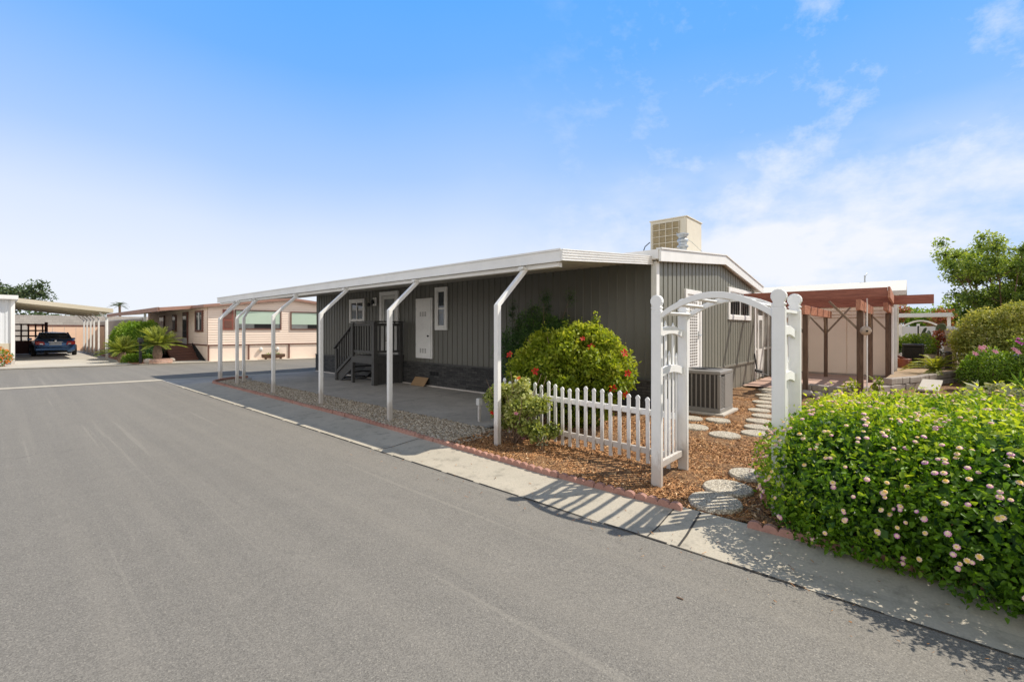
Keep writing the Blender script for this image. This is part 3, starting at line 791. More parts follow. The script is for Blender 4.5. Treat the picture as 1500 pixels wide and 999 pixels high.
for xs in (7.18,8.05): PP(MB().prism([(12.78,.86),(12.78,.52),(13.62,.015),(13.98,.015),(13.98,.16)],xs,xs+.04,'yz'),'stringer')
for i in range(4):
    b=MB(); z=.86-.19*(i+1); b.box(7.22,8.05,12.80+i*.27,13.09+i*.27,z-.035,z); PP(b,'step')

# odds and ends round the porch
o=MB().beam((8.10,10.62,.25),(7.93,10.62,.02),.62,.008,(1,0,.7)).build('cardboard_sheet',M['cardboard'])
tag(o,'flat brown cardboard sheet leaning against the dark stone skirt','cardboard')
pe=thing('outlet_post','short white post with a small electrical box at the gravel edge','outlet post',(5.62,5.72,0))
MB().box(-.022,.022,-.022,.022,0,.30).build('post',M['white'],pe,bevel=.003)
MB().box(-.045,.045,-.04,.04,.30,.42).build('outlet_box',M['offwhite'],pe,bevel=.006)

# ------------------------------------------------------------------ ROOF EQUIPMENT
ec=thing('evaporative_cooler','cream boxy evaporative cooler with slatted tan panel on the roof','cooler',(10.9,4.0,3.36))
MB().box(0,1.03,0,.92,0,.99).build('cabinet',M['cooler'],ec,bevel=.015)
MB().box(-.02,1.05,-.02,.94,.985,1.02).build('lid',M['cooler'],ec,bevel=.01)
q=MB(); q.box(-.008,-.002,.17,.86,.08,.93); pn=q.build('pad_panel',M['grille'],ec)
q=MB()
for i in range(14): z=.10+i*.058; q.add([(-.012,.17,z),(-.012,.86,z),(-.028,.86,z+.028),(-.028,.17,z+.028),(-.012,.17,z+.034),(-.012,.86,z+.034)],[(0,1,2,3),(3,2,5,4)])
q.build('louvre',M['grille'],pn)
q=MB()
for i in range(5): y_=.17+i*.165; q.box(-.036,-.03,y_,y_+.012,.08,.93)
for i in range(6): z=.08+i*.166; q.box(-.037,-.031,.17,.86,z,z+.012)
q.build('grid',M['cooler'],pn)
q=MB(); q.box(.1,.93,.1,.82,-.14,.0); q.build('curb',M['galv'],ec)
vp=thing('roof_vent','round galvanised flue cap in front of the rooftop cooler','roof vent',(10.05,3.78,3.10)); vp.scale=(.78,.78,1)
MB().lathe([(.10,0),(.10,.36),(.10,.36)],n=18).build('flue',M['galv'],vp,smooth=False)
MB().lathe([(.10,.33),(.155,.37),(.155,.40),(.11,.42),(.11,.47),(.15,.49),(.15,.53),(.135,.55)],n=18).build('collar',M['galv'],vp)
MB().lathe([(.09,.55),(.12,.60),(.165,.64),(.165,.665),(.05,.69)],n=18).build('cap',M['galv'],vp)
cb=MB().tube([(10.85,5.12,3.25),(10.85,5.13,3.5),(10.88,5.05,3.75),(10.92,4.94,3.85)],.012,6).build('cable',M['black'])
tag(cb,'black cable looping up to the left side of the rooftop cooler','cable')
cb=MB().tube([(10.0,3.9,3.8),(10.9,3.88,3.72),(11.9,3.86,3.5),(12.5,3.9,3.40)],.006,5).build('guy_wire',M['galv']); tag(cb,'thin wire running from the flue cap across the gable roof','wire')

# ------------------------------------------------------------------ CONDENSER by the end wall
def condenser(name,label,loc,sx,sy,sz,body,core,vertical=True,rz=0):
    t=thing(name,label,'air conditioner',loc,rz)
    MB().box(-.08,sx+.08,-.08,sy+.08,-.02,.05).build('pad',M['walk'],t,bevel=.008)
    MB().box(.03,sx-.03,.03,sy-.03,.06,sz-.04).build('coil',core,t)
    q=MB()
    q.box(0,sx,0,sy,.05,.13); q.box(0,sx,0,sy,sz-.07,sz)
    for (x,y_) in ((0,0),(sx-.06,0),(0,sy-.06),(sx-.06,sy-.06)): q.box(x,x+.06,y_,y_+.06,.13,sz-.07)
    q.build('housing',body,t,bevel=.012)
    q=MB()
    if vertical:
        for i in range(int((sy-.12)/.085)): y_=.09+i*.085; q.box(.004,.02,y_,y_+.022,.13,sz-.07)
        for i in range(24): z=.15+i*(sz-.25)/24; q.box(.06,sx*.36,.003,.012,z,z+.012)
        q.box(sx*.36,sx-.06,-.002,.03,.13,sz-.07)
    else:
        for i in range(16): z=.15+i*(sz-.25)/16; q.box(.06,sx-.06,.003,.012,z,z+.018); q.box(.003,.012,.06,sy-.06,z,z+.018)
    q.build('louvre_panel',body,t)
    q=MB(); 
    for i in range(10): r0=.06+i*.028; q.tube([(sx/2+r0*math.cos(a),sy/2+r0*math.sin(a),sz+.012) for a in [k*math.pi/10 for k in range(21)]],.003,4,False)
    q.lathe([(.06,sz+.004),(.06,sz+.02)],(sx/2,sy/2,0),12); q.build('fan_guard',M['black'],t)
    return t
condenser('air_conditioner','grey upright condenser unit on a pad beside the charcoal end wall',(8.82,2.62,.03),.80,.80,.83,M['acgrey'],M['acdark'])
q=MB(); q.tube([(15.3,3.55,.9),(15.32,3.5,.5),(15.3,3.48,.35)],.02,6).tube([(15.1,3.45,.35),(15.5,3.1,.2),(16.1,2.95,.08),(16.6,3.3,.06)],.015,6); q.tube([(15.2,3.5,.4),(15.3,3.35,.35)],.05,8)
tag(q.build('hose_bib',M['black']),'black hose and tap at the far corner of the charcoal wall','hose')

# ------------------------------------------------------------------ PICKET FENCE
pf=thing('picket_fence','low white picket fence between flowering bush and garden arch','fence',(5.12,1.96,0))
FX=lambda y:5.08+(y-2.0)*.06
def picket(mb,x,y,z0,z1,w=.045,t=.02,rnd=True):
    pts=[(-w/2,z0),(-w/2,z1-.05),(-w/2-.006,z1-.045),(-w/2-.004,z1-.025),(-w*.3,z1-.008),(0,z1),(w*.3,z1-.008),(w/2+.004,z1-.025),(w/2+.006,z1-.045),(w/2,z1-.05),(w/2,z0)]
    mb.prism([(y+a,b_) for a,b_ in pts],x-t/2,x+t/2,'yz')
yy=2.06; i=0
while yy<4.9:
    mb=MB(); picket(mb,FX(yy)-.03,yy,.07+random.uniform(-.01,.01),.87+random.uniform(-.012,.012)-.03*(yy-2)*0)
    o=mb.build('picket',M['white'],pf,bevel=.002); o.location=(-5.12,-1.96,0); o.rotation_euler=(random.uniform(-.008,.008),0,0); yy+=.128; i+=1
for z in (.20,.66):
    mb=MB().beam((FX(1.98),1.98,z),(FX(4.9),4.9,z),.035,.07); o=mb.build('rail',M['white'],pf,bevel=.003); o.location=(-5.12,-1.96,0)
mb=MB().box(5.2,5.27,4.86,4.93,0,.8); o=mb.build('post',M['white'],pf,bevel=.004); o.location=(-5.12,-1.96,0)

# ------------------------------------------------------------------ GARDEN ARCH
ar=thing('garden_arch','white garden arch with ball topped posts and slatted side panels','garden arch',(4.47,1.40,0))
def PA(mb,name,parent=None,**kw):
    o=mb.build(name,M['white'],parent or ar,**kw)
    if parent is None: o.location=(-4.47,-1.40,0)
    return o
ax0,ax1,ay0,ay1=4.47,5.19,.845,1.945
for (x,yy) in ((ax0,ay1),(ax1,ay1),(ax0,ay0),(ax1,ay0)):
    mb=MB(); w=.105; mb.box(x-.03,x+.03,yy-w/2,yy+w/2,0,1.84); po=PA(mb,'post',bevel=.006)
    mb=MB(); r=.062; c=1.925; pts=[(-w/2+.002,1.84),(-w/2+.012,1.852),(-w/2-.004,1.862),(-w/2-.004,1.872),(-.04,1.88)]
    for k in range(11):
        a=math.radians(218-k*25.6); pts.append((r*math.cos(a),c+.01+r*1.02*math.sin(a)))
    pts+=[(.04,1.88),(w/2+.004,1.872),(w/2+.004,1.862),(w/2-.012,1.852),(w/2-.002,1.84)]
    mb.prism([(yy+a,b_) for a,b_ in pts],x-.029,x+.029,'yz'); o=mb.build('finial',M['white'],po,bevel=.005)
# arched beams
def arcpts(n=22,z0=1.80,rise=.205):
    return [(ay0+.03+(ay1-ay0-.06)*i/n, z0+rise*math.sin(math.pi*i/n)**.85) for i in range(n+1)]
ap=arcpts()
for x in (ax0+.0,ax1-.0):
    mb=MB(); top=[(y_,z) for y_,z in ap]; bot=[(y_+(-.0),z-.062) for y_,z in ap][::-1]
    vs=[];fs=[]
    for (y_,z) in ap: vs+=[(x-.017,y_,z-.062),(x+.017,y_,z-.062),(x+.017,y_,z),(x-.017,y_,z)]
    for i in range(len(ap)-1):
        for k in range(4): a=i*4+k; b_=i*4+(k+1)%4; fs.append((a,b_,b_+4,a+4))
    fs+=[(0,1,2,3),tuple(len(vs)-4+k for k in (3,2,1,0))]; mb.add(vs,fs); PA(mb,'arch_beam',bevel=.003)
for k,i in enumerate((1,4,7,10,12,15,18,21)):
    y_,z=ap[i]; sl=math.atan2(ap[min(i+1,22)][1]-ap[i-1][1],ap[min(i+1,22)][0]-ap[i-1][0])
    mb=MB(); c,s=math.cos(sl),math.sin(sl)
    mb.beam((ax0+.02,y_,z-.03),(ax1-.02,y_,z-.03),.042,.018,(0,-s,c)); PA(mb,'cross_slat',bevel=.003)
for yy in (ay1,ay0):
    sidek='side_panel'
    for k,(z0,h,arch) in enumerate(((.20,.07,0),(1.13,.085,.05),(1.555,.085,.045))):
        mb=MB(); n=10; vs=[];fs=[]
        for i in range(n+1):
            x=ax0+.03+(ax1-ax0-.06)*i/n; dzz=arch*math.sin(math.pi*i/n)
            vs+=[(x,yy-.012,z0+dzz),(x,yy+.012+.014,z0+dzz),(x,yy+.012+.014,z0+h+dzz*.9),(x,yy-.012,z0+h+dzz*.9)]
        for i in range(n):
            for q_ in range(4): a=i*4+q_; b_=i*4+(q_+1)%4; fs.append((a,b_,b_+4,a+4))
        fs+=[(0,1,2,3),tuple(n*4+q_ for q_ in (3,2,1,0))]; mb.add(vs,fs); PA(mb,'panel_rail',bevel=.003)
    for x,zt in ((4.575,1.37),(4.67,1.40),(4.77,1.74),(4.875,1.41),(4.98,1.72),(5.08,1.38)):
        mb=MB(); w=.046
        pts=[(x-w/2,.21),(x-w/2,zt-.06),(x-w/2-.008,zt-.05),(x-w/2,zt-.035),(x,zt),(x+w/2,zt-.035),(x+w/2+.008,zt-.05),(x+w/2,zt-.06),(x+w/2,.21)]
        mb.prism(pts,yy+.0275,yy+.042,'xz'); PA(mb,'slat',bevel=.002)
    mb=MB().box(ax0+.02,ax1-.02,yy-.03,yy+.03,1.80,1.825); PA(mb,'cross_slat')

# ------------------------------------------------------------------ PLANTS, foreground hedge
def in_hedge_top(): pass
lan=thing('lantana_hedge','big rounded green hedge covered in small pink and yellow flowers','hedge',(5.2,-1,0))
LB=[(4.56,.22,.42,.82,.80,.64),(4.44,-.55,.44,.92,.85,.66),(4.5,-1.45,.44,1.02,1.05,.68),(4.6,-2.6,.42,1.2,1.2,.66),(5.45,.25,.42,.85,.85,.62),(5.6,-.75,.44,.95,1.1,.66),(6.3,-.2,.38,.8,.9,.58),(6.5,-1.5,.40,.9,1.1,.60),(5.9,-2.4,.42,1.2,1.2,.64),(5.2,-3.8,.42,1.2,1.2,.68),(4.22,.15,.16,.36,.6,.22),(4.12,-.75,.18,.40,.7,.24),(4.15,-1.9,.18,.5,.9,.26)]
def PL(o): o.location=(-5.2,1,0); return o
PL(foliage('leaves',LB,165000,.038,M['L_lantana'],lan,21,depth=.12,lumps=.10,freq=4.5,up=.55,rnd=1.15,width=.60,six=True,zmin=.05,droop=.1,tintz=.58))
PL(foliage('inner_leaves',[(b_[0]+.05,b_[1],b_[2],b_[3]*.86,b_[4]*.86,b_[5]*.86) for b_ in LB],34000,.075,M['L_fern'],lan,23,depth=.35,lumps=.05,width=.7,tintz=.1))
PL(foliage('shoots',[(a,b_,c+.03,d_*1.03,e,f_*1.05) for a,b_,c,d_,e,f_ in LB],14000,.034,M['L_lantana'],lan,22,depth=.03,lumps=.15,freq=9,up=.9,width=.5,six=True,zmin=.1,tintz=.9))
rs=random.Random(4)
PL(stems('stem',(5.3,-1,.05),[(rs.uniform(4.2,6.3),rs.uniform(-3.6,.7),rs.uniform(.4,.85)) for _ in range(60)],.012,M['twig'],lan))
# flower heads placed on the hedge surface
rng=np.random.RandomState(77); heads=[]
B=np.array(LB)
while len(heads)<1700:
    k=rng.randint(len(B)); D=rng.normal(size=3); D/=np.linalg.norm(D)
    if D[2]<-.35: continue
    p=B[k,:3]+D*B[k,3:6]*(1.0+.07*lump((D+B[k,:3]*.7)[None],26,4.)[0])*1.015
    if p[2]<.1 or (p[2]<.35 and rng.rand()<.3): continue
    if any(np.linalg.norm((p-B[m,:3])/B[m,3:6])<.97 for m in range(len(B)) if m!=k): continue
    if p[1]<-3.8: continue
    O=D/B[k,3:6]; O/=np.linalg.norm(O)
    if rng.rand()<.25: heads.append((p,O))
    else:
        heads.append((p,O))
        if rng.rand()<.35:
            for _ in range(rng.randint(1,3)): heads.append((p+rng.normal(size=3)*.028,O))
def head_geo(p,O,seed):
    r=np.random.RandomState(seed); n_=Vector((O*.75+np.array([-.1,-.05,.5])).tolist()).normalized(); a=n_.orthogonal().normalized(); b_=n_.cross(a)
    vs=[];fs=[];ti=[]; R0=r.uniform(.007,.0138); hue=r.choice([-.2,-.1,.08,.2,.3])+r.uniform(-.05,.05); ph=r.uniform(0,6)
    for ring,(rad,hh,cnt,tv,sz) in enumerate(((1.,.0,9,.28,.0062),(.6,.45,6,.66,.006),(.15,.62,3,.92,.005))):
        for q_ in range(cnt):
            ang=ph+2*math.pi*q_/cnt+ring*.3; c=Vector(p.tolist())+(a*math.cos(ang)+b_*math.sin(ang))*R0*rad+n_*R0*hh
            d_=(a*math.cos(ang)+b_*math.sin(ang))*.35*(rad)+n_; d_.normalize(); u=d_.orthogonal().normalized(); w_=d_.cross(u)
            s0=len(vs)
            for kx in range(4):
                an=kx*math.pi/2+ang; vs.append(tuple(c+(u*math.cos(an)+w_*math.sin(an))*sz))
            fs.append([s0,s0+1,s0+2,s0+3]); ti+= [min(1,max(0,tv+hue+r.uniform(-.08,.08)))]*4
    return vs,fs,ti
cam_d=lambda p:.751*p[0]+.661*p[1]
heads.sort(key=lambda h:cam_d(h[0])+.2*h[0][0])
rest_v=[];rest_f=[];rest_t=[]
for i,(p,O) in enumerate(heads):
    vs,fs,ti=head_geo(p,O,i)
    if i<100: PL(meshnp('flower_head',np.array(vs),np.array(fs),4,np.array(ti),M['F_lan'],lan))
    else:
        n=len(rest_v); rest_v+=vs; rest_f+=[[a+n for a in f_] for f_ in fs]; rest_t+=ti
tag(PL(meshnp('flower_heads',np.array(rest_v),np.array(rest_f),4,np.array(rest_t),M['F_lan'],lan)),kind='stuff')

# hibiscus
hb=thing('hibiscus_bush','tall rounded yellow green bush with red flowers behind the picket fence','bush',(6.4,4.3,0))
HB=[(6.35,4.35,1.02,.72,.74,.66),(6.55,3.75,.95,.55,.52,.55),(6.1,4.85,.85,.5,.5,.55),(6.4,4.2,.5,.65,.7,.5)]
def PH(o): o.location=(-6.4,-4.3,0); return o
rh=random.Random(6); HB2=[(a,b_,c,d_*.93,e_*.93,f_*.93) for a,b_,c,d_,e_,f_ in HB]
for q_ in range(26):
    D_=Vector((rh.uniform(-1,.4),rh.uniform(-1,1),rh.uniform(-.5,1))).normalized(); HB2.append((6.38+D_.x*.66,4.22+D_.y*.85,.98+D_.z*.64,rh.uniform(.11,.22),rh.uniform(.11,.22),rh.uniform(.11,.22)))
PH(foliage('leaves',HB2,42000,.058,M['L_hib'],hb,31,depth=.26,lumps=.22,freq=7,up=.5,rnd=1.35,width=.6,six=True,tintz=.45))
PH(foliage('sprig',[(6.62,3.95,1.70,.07,.08,.28)],170,.05,M['L_hib'],hb,32,depth=.4,tintz=.6,six=True))
for q_,(xa,ya,za) in enumerate(((6.2,4.75,1.62),(6.35,4.35,1.72),(6.1,5.05,1.35),(6.5,4.15,1.7))):
    PH(foliage('sprig',[(xa,ya,za,.06,.06,.16)],60,.045,M['L_hib'],hb,200+q_,depth=.5,tintz=.6,six=True))
PH(stems('stem',(6.35,4.3,0),[(6.35+rs.uniform(-.6,.6),4.25+rs.uniform(-.7,.7),rs.uniform(.9,1.6)) for _ in range(14)]+[(6.64,3.9,1.85)],.02,M['twig'],hb,3))
def surf(px,py,B,dlt=0):
    """first hit of the view line with blobs: used only to pick believable flower spots on the bush"""
    f=660; d=Vector((.661*(px-750)/f+.751, -.751*(px-750)/f+.661, (482-py)/f)); o=Vector((0,0,1.65)); best=None
    for b_ in B:
        c=Vector(b_[:3]); r=Vector(b_[3:6]); oo=Vector([(o[i]-c[i])/r[i] for i in range(3)]); dd=Vector([d[i]/r[i] for i in range(3)])
        A=dd.dot(dd); Bq=2*oo.dot(dd); C=oo.dot(oo)-1; disc=Bq*Bq-4*A*C
        if disc>=0:
            t=(-Bq-math.sqrt(disc))/(2*A)
            if best is None or t<best[0]:
                p=o+d*t; best=(t,p,Vector([(p[i]-c[i])/r[i]**2 for i in range(3)]).normalized())
    return best
hib_pts=[(763,487),(836,464),(884,489),(889,477),(911,520),(915,546),(868,512),(788,543),(896,566),(912,574),(741,515),(887,505),(852,500)]
for i,(a,b_) in enumerate(hib_pts):
    s=surf(a,b_,HB)
    if not s: 
        s=surf(a+(10 if a<830 else -12),b_+8,HB)
    if s: PH(blossom('flower',s[1]+s[2]*.06,.062 if i<11 else .045,M['F_red'],hb,nrm=s[2]+Vector((-.5,-.5,.1)),seed=i))

# dark feathery shrub against the wall
fs_=thing('feathery_shrub','dark feathery shrub against the charcoal wall behind the rounded bush','shrub',(7.6,6.0,0))
def PF(o): o.location=(-7.6,-6.0,0); return o
FB=[(7.6,6.0,1.55,.36,.55,.55),(7.5,6.5,1.1,.35,.5,.6),(7.6,5.5,1.4,.3,.4,.5),(7.6,6.1,.6,.35,.6,.5)]
PF(foliage('leaves',FB,26000,.06,M['L_fern'],fs_,41,depth=.3,lumps=.3,freq=5,width=.2,up=.1,tintz=.3))
tips=[(7.6+rs.uniform(-.35,.3),6.0+rs.uniform(-.9,.8),rs.uniform(1.8,2.45)) for _ in range(12)]
PF(stems('stem',(7.6,6.0,0),tips,.014,M['twig'],fs_,8))
PF(foliage('wisps',[(t[0],t[1],t[2]-.08,.1,.12,.22) for t in tips],2600,.05,M['L_fern'],fs_,42,depth=.5,lumps=.3,width=.15,up=.1,tintz=.4))

# rose bush in front of the fence
rb=thing('rose_bush','pale leafy rose bush wrapped round the nearest carport post','bush',(4.9,4.15,0))
def PR(o): o.location=(-4.9,-4.15,0); return o
rr_=random.Random(15); RB=[]
for q_ in range(42):
    u=rr_.random(); yy_=3.72+u*.85; xx_=4.72+rr_.uniform(0,.42); zz_=rr_.uniform(.28,.80) - (.12 if u<.3 else 0); RB.append((xx_,yy_,zz_,rr_.uniform(.09,.15),rr_.uniform(.09,.16),rr_.uniform(.07,.12)))
RB+=[(4.85,4.1,.88,.10,.12,.10)]
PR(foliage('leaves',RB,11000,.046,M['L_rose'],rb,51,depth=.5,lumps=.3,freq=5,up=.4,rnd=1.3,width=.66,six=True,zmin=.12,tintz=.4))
PR(stems('stem',(4.85,4.15,0),[(4.85+rs.uniform(-.3,.4),4.15+rs.uniform(-.45,.4),rs.uniform(.4,1.05)) for _ in range(22)],.011,M['twig'],rb,5))
for i,(a,b_,m_) in enumerate(((711,597,'F_red'),(720,614,'F_pink'),(757,603,'F_pink'),(761,556,'F_orange'),(755,632,'F_pink'))):
    s=surf(a,b_,RB) or surf(a+12,b_+6,RB) or surf(750,600,RB)
    PR(blossom('flower',s[1]+s[2]*.03,.034,M[m_],rb,nrm=s[2],petals=6,layers=2,seed=60+i))
sp=thing('spindly_seedling','small bare grey seedling in the mulch before the fence','seedling',(4.72,3.62,.03))
stems('stem',(0,0,0),[(.06,.03,.18),(-.05,.05,.22),(.02,-.06,.15)],.004,M['twig'],sp,2); foliage('leaves',[(0,0,.15,.08,.08,.08)],70,.025,M['L_silver'],sp,3,depth=.4,zmin=.01)

# ------------------------------------------------------------------ PERGOLA
pg=thing('pergola','open red stained timber pergola with dark posts beside the beige home','pergola',(13.5,.9,0))
def PG(mb,name,mat,**kw):
    o=mb.build(name,mat,pg,**kw); o.location=(-13.5,-.9,0); return o
for (x,yy,w,z1) in ((13.55,1.97,.11,2.02),(18.0,2.05,.10,2.02),(13.75,.88,.13,2.09),(17.0,.85,.12,2.09),(18.4,.50,.10,2.15),(18.7,.42,.09,2.2)):
    mb=MB().box(x-w/2,x+w/2,yy-w/2,yy+w/2,0.03,z1); PG(mb,'post',M['oldpost'],bevel=.006)
for (x0,x1,yy,z0,z1) in ((13.35,18.6,2.0,2.02,2.25),(13.2,18.3,.88,2.09,2.34),(15.5,18.9,.46,2.15,2.36)):
    mb=MB().box(x0,x1,yy-.045,yy+.045,z0,z1); PG(mb,'girder',M['redwoodx_lit'],bevel=.005)
x=13.3; i=0
while x<18.7:
    y0,y1=(.36,3.35)
    if i in (3,): y0=-.52
    z0=2.345
    mb=MB().box(x,x+.045,y0,y1,z0+ (0 if i else .04),2.60); PG(mb,'joist',M['redwood'],bevel=.004); x+=1.17; i+=1
mb=MB().box(13.28,16.9,.31,.355,2.36,2.61); PG(mb,'side_beam',M['redwoodx_lit'],bevel=.004)

for (a,b_) in (((13.55,1.97,1.55),(14.1,1.97,2.04)),((13.75,.88,1.6),(14.3,.88,2.12)),((13.75,.90,1.62),(13.75,1.5,2.34)),((17,.85,1.6),(16.45,.85,2.12)),((17,.85,1.6),(17.6,.85,2.12)),((18,2.05,1.5),(17.4,2.02,2.06)),((18,2.05,1.5),(18.0,1.4,2.34)),((18,2.05,1.5),(18.0,2.7,2.34)),((18.4,.5,1.6),(18.4,1.1,2.34)),((13.55,2.0,1.55),(13.55,2.6,2.34))):
    mb=MB().beam(a,b_,.05,.07,(0,1,0) if a[1]==b_[1] else (1,0,0)); PG(mb,'brace',M['brace'])
wp=MB().tube([(13.62,.74,.03),(13.62,.74,2.38)],.014,8).build('white_pole',M['white']); tag(wp,'thin white pole standing beside the front pergola post','pole')
wp=MB().tube([(17.6,.36,.03),(17.6,.36,2.3)],.03,8).build('downpipe',M['white']); tag(wp,'white downpipe beside the rear pergola posts with a small meter','downpipe')
bh=thing('birdhouse','round clay birdhouse hanging from the front pergola post','birdhouse',(13.50,.76,1.50))
MB().lathe([(.02,0),(.085,.03),(.115,.10),(.10,.17),(.05,.215),(.02,.225)],n=18).build('body',M['ceramic'],bh,smooth=True)
MB().tube([(-.106,-.03,.10),(-.122,-.035,.10)],.022,12).build('entrance_hole',M['dark'],bh)
MB().tube([(0,0,.22),(0,0,.50),(.14,.1,.85)],.005,5).build('wire',M['black'],bh)

# ------------------------------------------------------------------ BEIGE HOME behind pergola
bg=thing('beige_home','beige panelled mobile home with pale flat roof behind the pergola','mobile home',(19.0,.35,0))
def PB(mb,name,mat,**kw):
    o=mb.build(name,mat,bg,**kw); o.location=(-19,-.35,0); return o
mb=MB().box(19.06,27,.35,14,0.02,2.9); PB(mb,'wall',M['beige'])
mb=MB()
yy=.40
while yy<7: mb.box(19.03,19.06,yy,yy+1.17,.14,2.02); yy+=1.19
mb.box(19.0,19.06,.36,7,2.04,2.12); PB(mb,'panel',M['beige'],bevel=.004)
mb=MB().box(18.98,19.055,.36,9,.08,.13); PB(mb,'base_rail',M['greytan'])
mb=MB()
for i in range(6): mb.box(19.02-.0,19.06,.38,7,2.14+i*.12,2.24+i*.12)
PB(mb,'upper_lap',M['beige'],bevel=.01)
mb=MB().prism([(18.6,2.72),(18.6,2.86),(22.6,3.5),(27.4,2.86),(27.4,2.72),(22.6,3.34)],.05,14.2,'xz'); PB(mb,'roof',M['roof'])
mb=MB()
for i in range(19): mb.box(19.12,21.6,.315-(i%2)*.0,.345,.3+i*.13,.405+i*.13)
PB(mb,'yellow_siding',M['yellow'],bevel=.006)
mb=MB().box(21.62,21.74,.27,.349,.1,3.0); PB(mb,'corner_trim',M['white'])
mb=MB().box(19.0,19.12,.27,.349,.1,2.7); PB(mb,'corner_trim',M['white'])
mb=MB().box(21.0,21.5,.29,.312,1.9,2.4); PB(mb,'window',M['glass'])
wp=MB().tube([(22.6,1.3,3.45),(22.6,1.3,3.75),(22.75,1.25,3.85)],.03,6).build('roof_pipe',M['galv']); tag(wp,'small bent vent pipe on the pale roof behind the pergola','vent pipe')

# low walls and paver
def rough_wall(name,label,pts,h,rows,seed,bl=.35,th=.2):
    r=random.Random(seed); mb=MB()
    for (a,b_) in zip(pts[:-1],pts[1:]):
        a=Vector((*a,0)); b_=Vector((*b_,0)); L=(b_-a).length; d=(b_-a)/L
        for row in range(rows):
            s=-(row%2)*bl*.5
            while s<L:
                l=bl*r.uniform(.7,1.2); c0=a+d*max(0,s)+Vector((0,0,h/rows*(row+.5)+.02)); c1=a+d*min(L,s+l-.015)+Vector((0,0,h/rows*(row+.5)+.02))
                if (c1-c0).length>.05: mb.beam(c0,c1,th*r.uniform(.85,1.1),h/rows-.012)
                s+=l
    o=mb.build(name,M['terr'],bevel=.012); return tag(o,label,'garden wall')
rough_wall('block_wall','low rough grey block wall in front of the pergola patio',[(14.0,2.1),(13.7,1.2),(14.9,.35)],.20,1,1)
rough_wall('block_wall','curved two course block wall holding the raised yellow palm bed',[(15.4,.42),(16.6,-.15),(17.6,-.42),(20.3,-1.35)],.34,2,2)
sheet('raised_bed',[(15.6,.5),(16.7,-.05),(17.7,-.3),(20.3,-1.2),(26,-1.2),(26,.3),(19,.32)],.30,M['dirt'])
o=MB().box(-.42,.42,-.2,.2,0,.06).build('paver_slab',M['walk'],bevel=.01); o.location=(15.9,-.42,.16); o.rotation_euler=(0,R(-14),R(-8)); tag(o,'plain pale square slab lying in the mulch before the block wall','paver')
for i,(x,y_,r0) in enumerate(((12.9,1.85,.16),(12.7,1.6,.13),(12.8,1.3,.15),(13.2,2.2,.12),(12.6,1.05,.1))):
    mb=MB(); mb.lathe([(r0*.8,0),(r0,.04),(r0*.9,.10),(r0*.5,.15)],n=9); o=mb.build('rock',M['terr'],smooth=True); o.location=(x,y_,.02); o.rotation_euler=(.1,.1,i)
    tag(o,'grey river rock at the patio edge behind the hedge','rock','grey rocks bordering the patio')
# black condenser next door
condenser('air_conditioner','black louvred condenser in the yard beyond the pergola',(21.6,-.42,.30),.95,.60,.80,M['black'],M['dark'],False)
o=MB().box(-.003,.003,-.14,.14,-.03,.03).build('red_badge',M['red'],None)
bpy.data.objects.remove(o)
# path light
bl=thing('bollard_light','short black cylindrical path light by the weathered fence','path light',(20.9,-1.0,.28))
MB().lathe([(.085,0),(.085,.52),(.08,.54)],n=16).build('body',M['black'],bl)
MB().lathe([(.09,.54),(.09,.60),(.05,.62)],n=16).build('cap',M['black'],bl)

# weathered fence receding
wf=thing('board_fence','weathered grey board fence receding behind the round bush','fence',(20.7,-1.15,0))
for i in range(18):
    x=20.5+i*.36; mb=MB().box(x,x+.30,-1.17,-1.14,.1,1.62+.03*math.sin(i*3)); o=mb.build('board',M['greywood'],wf); o.location=(-20.7,1.15,0)
mb=MB().box(20.5,27,-1.14,-1.09,1.2,1.3); o=mb.build('rail',M['greywood'],wf); o.location=(-20.7,1.15,0)
# vinyl fence, gate arch and porch roof in the distance
vf=thing('vinyl_fence','white vinyl panel fence with gate at the back of the neighbouring yard','fence',(30,0,0))
for i in range(7):
    y_=-2.2+i*.62; mb=MB().box(30.0,30.04,y_,y_+.6,.2,1.78); o=mb.build('panel',M['vinyl'],vf); o.location=(-30,0,0)
mb=MB()
for y_ in (-2.2,-.36,.3,2.1): mb.box(29.96,30.1,y_-.06,y_+.06,.0,1.9)
mb.box(29.97,30.0,-.3,.26,1.28,1.36); mb.box(29.97,30,-.3,.26,.7,.78); o=mb.build('frame',M['white'],vf,bevel=.01); o.location=(-30,0,0)
o=MB().box(29.93,29.96,-.38,-.33,.3,1.8).build('gate_gap',M['dark'],vf); o.location=(-30,0,0)
ga=thing('gate_arbor','white flat roofed arbor with arched top above the vinyl fence','arbor',(33,-.2,0))
def PGa(mb,name,mat,**kw): o=mb.build(name,mat,ga,**kw); o.location=(-33,.2,0); return o
mb=MB().box(32.6,34.2,-1.75,.75,2.30,2.50); PGa(mb,'roof',M['offwhite'])
for y_ in (-1.6,.6): PGa(MB().box(33,33.12,y_-.07,y_+.07,0,2.3),'post',M['white'])
mb=MB(); pts=[(33.0,-1.3+1.6*i/12,1.75+.35*math.sin(math.pi*i/12)) for i in range(13)]; mb.tube(pts,.05,6); PGa(mb,'arch',M['white'])
mb=MB().box(33.05,33.08,-1.3,.35,.3,1.72); PGa(mb,'panel',M['offwhite'])

